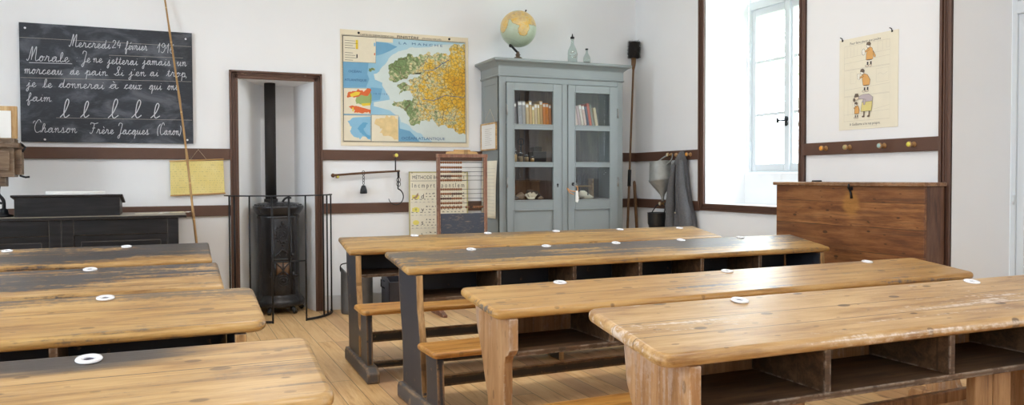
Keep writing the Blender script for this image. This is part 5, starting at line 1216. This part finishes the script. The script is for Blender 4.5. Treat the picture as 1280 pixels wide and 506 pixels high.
# ------------------------------------------------------------------ hygiene poster
t = thing('poster', 'cream poster with three drawn scenes of a child, on the right wall', 'poster', (XR - .0005, 4.247, 1.473), FACE_RIGHT)
pm = [M['cream'], M['ink'], flat('poster_pencil', (.58, .55, .46)), flat('poster_orange', (.72, .40, .14)), flat('poster_skin', (.80, .70, .55)), flat('poster_black', (.08, .07, .07)), flat('poster_lilac', (.50, .44, .47)), flat('poster_yellow', (.72, .63, .26)), flat('poster_white', (.84, .82, .74)), flat('poster_hair', (.17, .13, .10))]
PW, PH = .495, .636
rs = []
for i in range(13):
    q = i / 12; bow = .010 * max(0, 1 - q * 2.5) ** 2 + .002
    rs.append([(0, PH * q, bow), (PW, PH * q, bow), (PW, PH * q, bow + .001), (0, PH * q, bow + .001)])
z0 = .0032
b = MB(); b.box(0, PW, 0, PH, .001, .003); b.build('poster_sheet', pm, t)
b = MB(); z = .0035
for y0, y1 in ((.42, .585), (.235, .415), (.060, .230)):
    b.line([(.045, y0), (.43, y0), (.43, y1), (.045, y1)], .0018, z, 2, True)
    b.line([(.045, y0 + .045), (.43, y0 + .06)], .0016, z, 2)
b.line([(.045, .505), (.43, .515)], .0016, z, 2)
for i in range(6): b.line([(.07 + i * .03, .512), (.07 + i * .03, .575)], .0012, z, 2)
b.line([(.33, .52), (.33, .58), (.37, .58), (.37, .52)], .0015, z, 2); b.line([(.40, .53), (.40, .58), (.425, .58), (.425, .53)], .0015, z, 2, True)
b.line([(.32, .31), (.32, .40), (.42, .40), (.42, .31)], .0015, z, 2, True); b.line([(.10, .32), (.10, .40), (.15, .40), (.15, .32)], .0015, z, 2, True); b.line([(.33, .36), (.35, .37), (.38, .355), (.41, .37)], .0015, z, 2)
b.line([(.08, .10), (.08, .22), (.12, .22), (.12, .10)], .0015, z, 2); b.line([(.14, .12), (.14, .22)], .0015, z, 2); b.line([(.30, .13), (.43, .15)], .0014, z, 2)
ell = lambda cx, cy, rx, ry, a=0, k=16: [(cx + rx * math.cos(q) * math.cos(a) - ry * math.sin(q) * math.sin(a), cy + rx * math.cos(q) * math.sin(a) + ry * math.sin(q) * math.cos(a)) for q in [2 * PI * i / k for i in range(k)]]
za = [z]
def pf(pts, m, outline=True):
    za[0] += .00006; b.poly(pts, za[0], m)
    if outline: za[0] += .00006; b.line(pts, .0018, za[0], 1, True)
def legs(cx, y, s):
    for d in (-.017, .015):
        pf([(cx + (d - .008) * s, y + .055 * s), (cx + (d + .009) * s, y + .055 * s), (cx + (d + .007) * s, y + .008 * s), (cx + (d - .006) * s, y + .008 * s)], 8, False)
        pf([(cx + (d - .008) * s, y + .036 * s), (cx + (d + .008) * s, y + .036 * s), (cx + (d + .007) * s, y + .010 * s), (cx + (d - .007) * s, y + .010 * s)], 5, False)
        pf(ell(cx + (d - .008) * s, y + .004 * s, .017 * s, .008 * s), 4)
def child(cx, y, s, bend):
    legs(cx, y, s)
    pf([(cx - .026 * s, y + .058 * s), (cx + .028 * s, y + .056 * s), (cx + .026 * s, y + .046 * s), (cx - .024 * s, y + .046 * s)], 9, False)
    bx_ = -bend * s
    pf([(cx - .032 * s, y + .052 * s), (cx + .034 * s, y + .052 * s), (cx + .040 * s, y + .095 * s), (cx + .028 * s + bx_ * .6, y + .138 * s), (cx + .008 * s + bx_, y + .15 * s), (cx - .018 * s + bx_, y + .143 * s), (cx - .03 * s + bx_ * .4, y + .10 * s)], 3)
    hx_, hy = cx - .010 * s + bx_ * 1.25, y + .166 * s
    pf(ell(hx_, hy, .020 * s, .021 * s), 8)
    pf([(hx_ - .020 * s, hy + .006 * s), (hx_ + .02 * s, hy - .008 * s), (hx_ + .025 * s, hy + .010 * s), (hx_ + .010 * s, hy + .026 * s), (hx_ - .014 * s, hy + .024 * s)], 9)
    pf([(cx + bx_, y + .128 * s), (cx - .040 * s + bx_, y + .112 * s), (cx - .042 * s + bx_, y + .124 * s), (cx - .005 * s + bx_, y + .142 * s)], 3)
    return cx - .05 * s + bx_, y + .118 * s
hx1, hy1 = child(.262, .425, .86, 0); pf(ell(hx1 - .006, hy1, .013, .022), 8)
pf([(.295, .525), (.315, .49), (.312, .478), (.300, .482)], 3)
hx2, hy2 = child(.238, .255, .82, .026); pf([(hx2 - .012, hy2 + .03), (hx2 + .01, hy2 + .03), (hx2 + .006, hy2 - .012), (hx2 - .010, hy2 - .005)], 8)
child(.158, .078, .58, 0)
for x in (.218, .262): pf([(x, .130), (x + .012, .130), (x + .007, .085), (x - .002, .085)], 9, False); pf(ell(x - .002, .085, .012, .006), 9, False)
pf([(.195, .12), (.285, .12), (.292, .19), (.250, .205), (.205, .185)], 7)
pf([(.205, .183), (.292, .186), (.296, .212), (.262, .236), (.21, .236), (.172, .222), (.18, .208), (.215, .205)], 6)
pf([(.215, .205), (.238, .20), (.230, .165), (.218, .165)], 6)
pf(ell(.158, .222, .020, .020), 4); pf([(.14, .222), (.178, .224), (.17, .246), (.146, .246)], 9); pf(ell(.138, .205, .010, .014), 9, False)
b.text('Pour faire plaisir aux poules', .095, .592, .024, z, 1, .26)
b.text('A Guillaume si le nez propre.', .095, .028, .026, z, 1, .26); b.line([(.09, .018), (.33, .018)], .0015, z, 2)
b.build('poster_print', pm, t)
for u, vv in ((.028, PH + .004), (.445, PH + .004)):
    q = MB(); q.tube([(u, vv - .012, -.02), (u, vv - .012, .003), (u, vv + .006, .010), (u - .012, vv + .014, .014)], .0035, 6); q.box(u - .006, u + .006, vv - .016, vv - .004, .0025, .006); q.build('poster_nail', M['iron'], t)

# ------------------------------------------------------------------ big chest
n_ = wood('chest_planks', (.12, .040, .013), (.25, .10, .03), (.37, .17, .06), .42, 'y', planks=(2, .163), knots=.8, use_rnd=False,
          stains=[], seams=[(2, .163 * k) for k in range(1, 7)], grime=.6, blobs=[((0., .56, .97), (1., 13., 9.), (.44, .21, .04), .5)])
M['chest'] = n_
M['chest_end'] = wood('chest_end_grain', (.07, .028, .016), (.14, .062, .032), (.20, .10, .055), .45, 'z', knots=.3)
t = thing('chest', 'tall shallow brown plank chest with iron hasp, against the pier', 'chest', (4.19, 3.385, 0))
LX, LY, HZ = XR - .03 - 4.19, 1.265, 1.085
MB().box(0, .022, .0, LY, .03, HZ).build('front_planks', M['chest'], t, bevel=.003)
MB().box(.022, LX, .0, .022, .03, HZ).build('end_board', M['chest_end'], t, bevel=.003)
MB().box(.022, LX, LY - .022, LY, .03, HZ).build('end_board', M['chest_end'], t, bevel=.003)
MB().box(LX - .02, LX, .022, LY - .022, .03, HZ).build('back_board', M['chest_end'], t)
MB().box(.022, LX - .02, .022, LY - .022, .03, .05).build('bottom_board', M['chest_end'], t)
M['lid'] = wood('chest_lid_wood', (.13, .055, .022), (.26, .125, .05), (.38, .21, .10), .4, 'y', knots=.4, worn=.6)
MB().box(-.022, LX, -.018, LY + .018, HZ, HZ + .024).build('lid', M['lid'], t, bevel=.006)
MB().box(-.005, LX, 0, LY, 0, .03).build('plinth', M['chest_end'], t, bevel=.003)
b = MB(); y = .555
b.tube([(-.024, y, HZ + .012), (-.026, y + .004, HZ - .012), (-.008, y + .008, HZ - .03), (-.006, y, HZ - .05), (-.006, y - .004, HZ - .085)], [.006, .007, .007, .007, .009]); b.box(-.006, 0, y - .012, y + .014, HZ - .03, HZ - .008); b.build('hasp', M['iron'], t)
b = MB(); b.tube([(LX - .035, LY - .30, HZ + .028), (LX - .035, LY - .215, HZ + .028)], .007); b.build('hinge', M['iron'], t)

# ------------------------------------------------------------------ bucket and coal box behind the far desk
M['galv'] = plain('dull_grey_galvanised', (.16, .165, .17), .5, .6, var=.3, scale=14., bump=.1)
t = thing('bucket', 'grey galvanised oval bucket with wire handle by the back wall', 'bucket', (1.47, 6.70, 0))
rs = []
for k, z in ((.96, 0), (1, .01), (1, .04), (1, .33), (1.03, .34), (1.03, .352), (.985, .352), (.97, .34), (.95, .05), (.93, .02)):
    rs.append([(.135 * k * math.cos(q), .10 * k * math.sin(q), z + (.045 * math.cos(2 * q) * (1 if z > .3 else 0))) for q in [2 * PI * i / 36 for i in range(36)]])
MB().rings(rs).build('body', M['galv'], t)
MB().tube(smooth_path([(-.138, 0, .36), (-.135, -.02, .42), (-.05, -.06, .435), (.05, -.06, .43), (.13, -.02, .40), (.138, 0, .36)], 4), .005).build('wire_handle', M['iron'], t)
MB().tube([(-.10, -.09, .40), (-.085, -.100, .37), (-.06, -.105, .30)], .005).build('chain', M['brass'], t)
t = thing('coal_box', 'dark metal coal box half hidden behind the farthest right desk', 'coal box', (1.84, 6.66, 0))
b = MB(); a0 = .135; 
for q in ((-a0, a0, -.13, -.12), (-a0, a0, .12, .13), (-a0, -a0 + .01, -.13, .13), (a0 - .01, a0, -.13, .13)):
    b.box(*q, .012, .355)
b.box(-a0, a0, -.13, .13, .0, .014)
b.v = [(x, y, z - (.09 * (.13 - y) / .26 if z > .3 else 0)) for x, y, z in b.v]
b.build('box_body', plain('dark_sheet_iron', (.06, .06, .075), .45, .6, var=.3), t, bevel=.003)
MB().tube([(-.14, 0, .26), (-.17, 0, .28), (-.17, .0, .22), (-.14, 0, .20)], .006).build('side_handle', M['iron'], t)
# ------------------------------------------------------------------ ceiling lamps (above the frame)
M['opal'] = NT('opal_lamp_glass'); _n = M['opal']; _n.put(_n.b, 'Emission Color', (1., .84, .66, 1)); _n.put(_n.b, 'Emission Strength', LAMP_E)
M['opal'] = _n.done((.85, .83, .78), .4)
for i, (x, y) in enumerate(((.6, 4.6), (2.6, 4.6), (.6, 1.2), (2.6, 1.2))):
    t = thing('ceiling_lamp', ['opal disc lamp on the ceiling, far left of four', 'opal disc lamp on the ceiling, far right of four', 'opal disc lamp on the ceiling, near left of four', 'opal disc lamp on the ceiling, near right of four'][i], 'lamp', (x, y, ZC))
    MB().lathe([(.001, -.09), (.14, -.075), (.20, -.045), (.21, -.02)], n=32).build('opal_shade', M['opal'], t)
    MB().lathe([(.215, -.024), (.215, 0), (.001, 0)], n=32).build('ceiling_plate', M['trimw'], t)
    l = bpy.data.lights.new('lamp_light', 'AREA'); l.shape = 'DISK'; l.size = .4; l.energy = LAMP_W; l.color = (1., .95, .90)
    o = bpy.data.objects.new('lamp_light', l); C.objects.link(o); o.parent = t; o.location = (0, 0, -.10)

# ------------------------------------------------------------------ daylight
w = bpy.data.worlds.new('World'); S.world = w; w.use_nodes = True
bg = w.node_tree.nodes['Background']; bg.inputs[0].default_value = (.87, .935, 1., 1); bg.inputs[1].default_value = SKY
def portal(x, yc, zc, sy, sz, side):
    l = bpy.data.lights.new('window_daylight', 'AREA'); l.shape = 'RECTANGLE'; l.size = sy; l.size_y = sz
    l.cycles.is_portal = True
    o = bpy.data.objects.new('window_daylight', l); C.objects.link(o); o.location = (x, yc, zc)
    o.rotation_euler = (0, R(90) if side > 0 else R(-90), 0); 
    l.size, l.size_y = sz, sy
portal(XR + T + .10, 5.2, 2.1, .97, 1.84, 1); portal(XR + T + .10, -.7, 2.0, 1.0, 2.0, 1)
for y0, y1 in LW: portal(XL - .33, (y0 + y1) / 2, 1.95, y1 - y0, 2.0, -1)

# ------------------------------------------------------------------ camera
cam = bpy.data.cameras.new('camera'); co = bpy.data.objects.new('camera', cam); C.objects.link(co); S.camera = co
cam.sensor_fit = 'HORIZONTAL'; cam.sensor_width = 36; cam.lens = 36 * 988.836 / 1280
cam.shift_y = -(253 - 247.334) / 1280; cam.clip_start = .02; cam.clip_end = 200
yaw, pitch, roll = .410614939, .0261004963, -.0038512582
cy_, sy_ = math.cos(yaw), math.sin(yaw); f = Vector((sy_, cy_, 0)); r = Vector((cy_, -sy_, 0)); u = Vector((0, 0, 1))
cp, sp_ = math.cos(pitch), math.sin(pitch); f2 = cp * f - sp_ * u; u2 = sp_ * f + cp * u
cr, sr_ = math.cos(roll), math.sin(roll); r3 = cr * r + sr_ * u2; u3 = -sr_ * r + cr * u2
mt = Matrix((r3, u3, -f2)).transposed().to_4x4(); mt.translation = Vector((0, 0, 1.15)); co.matrix_world = mt

vs = S.view_settings; vs.view_transform = 'Standard'; vs.look = 'None'; vs.gamma = 1; vs.exposure = EXPO; vs.use_curve_mapping = False
S.cycles.use_denoising = True; S.cycles.max_bounces = 10; S.cycles.diffuse_bounces = 6; S.cycles.glossy_bounces = 4; S.cycles.transmission_bounces = 8; S.cycles.transparent_max_bounces = 12
S.cycles.sample_clamp_indirect = 8; S.cycles.caustics_reflective = False; S.cycles.caustics_refractive = False
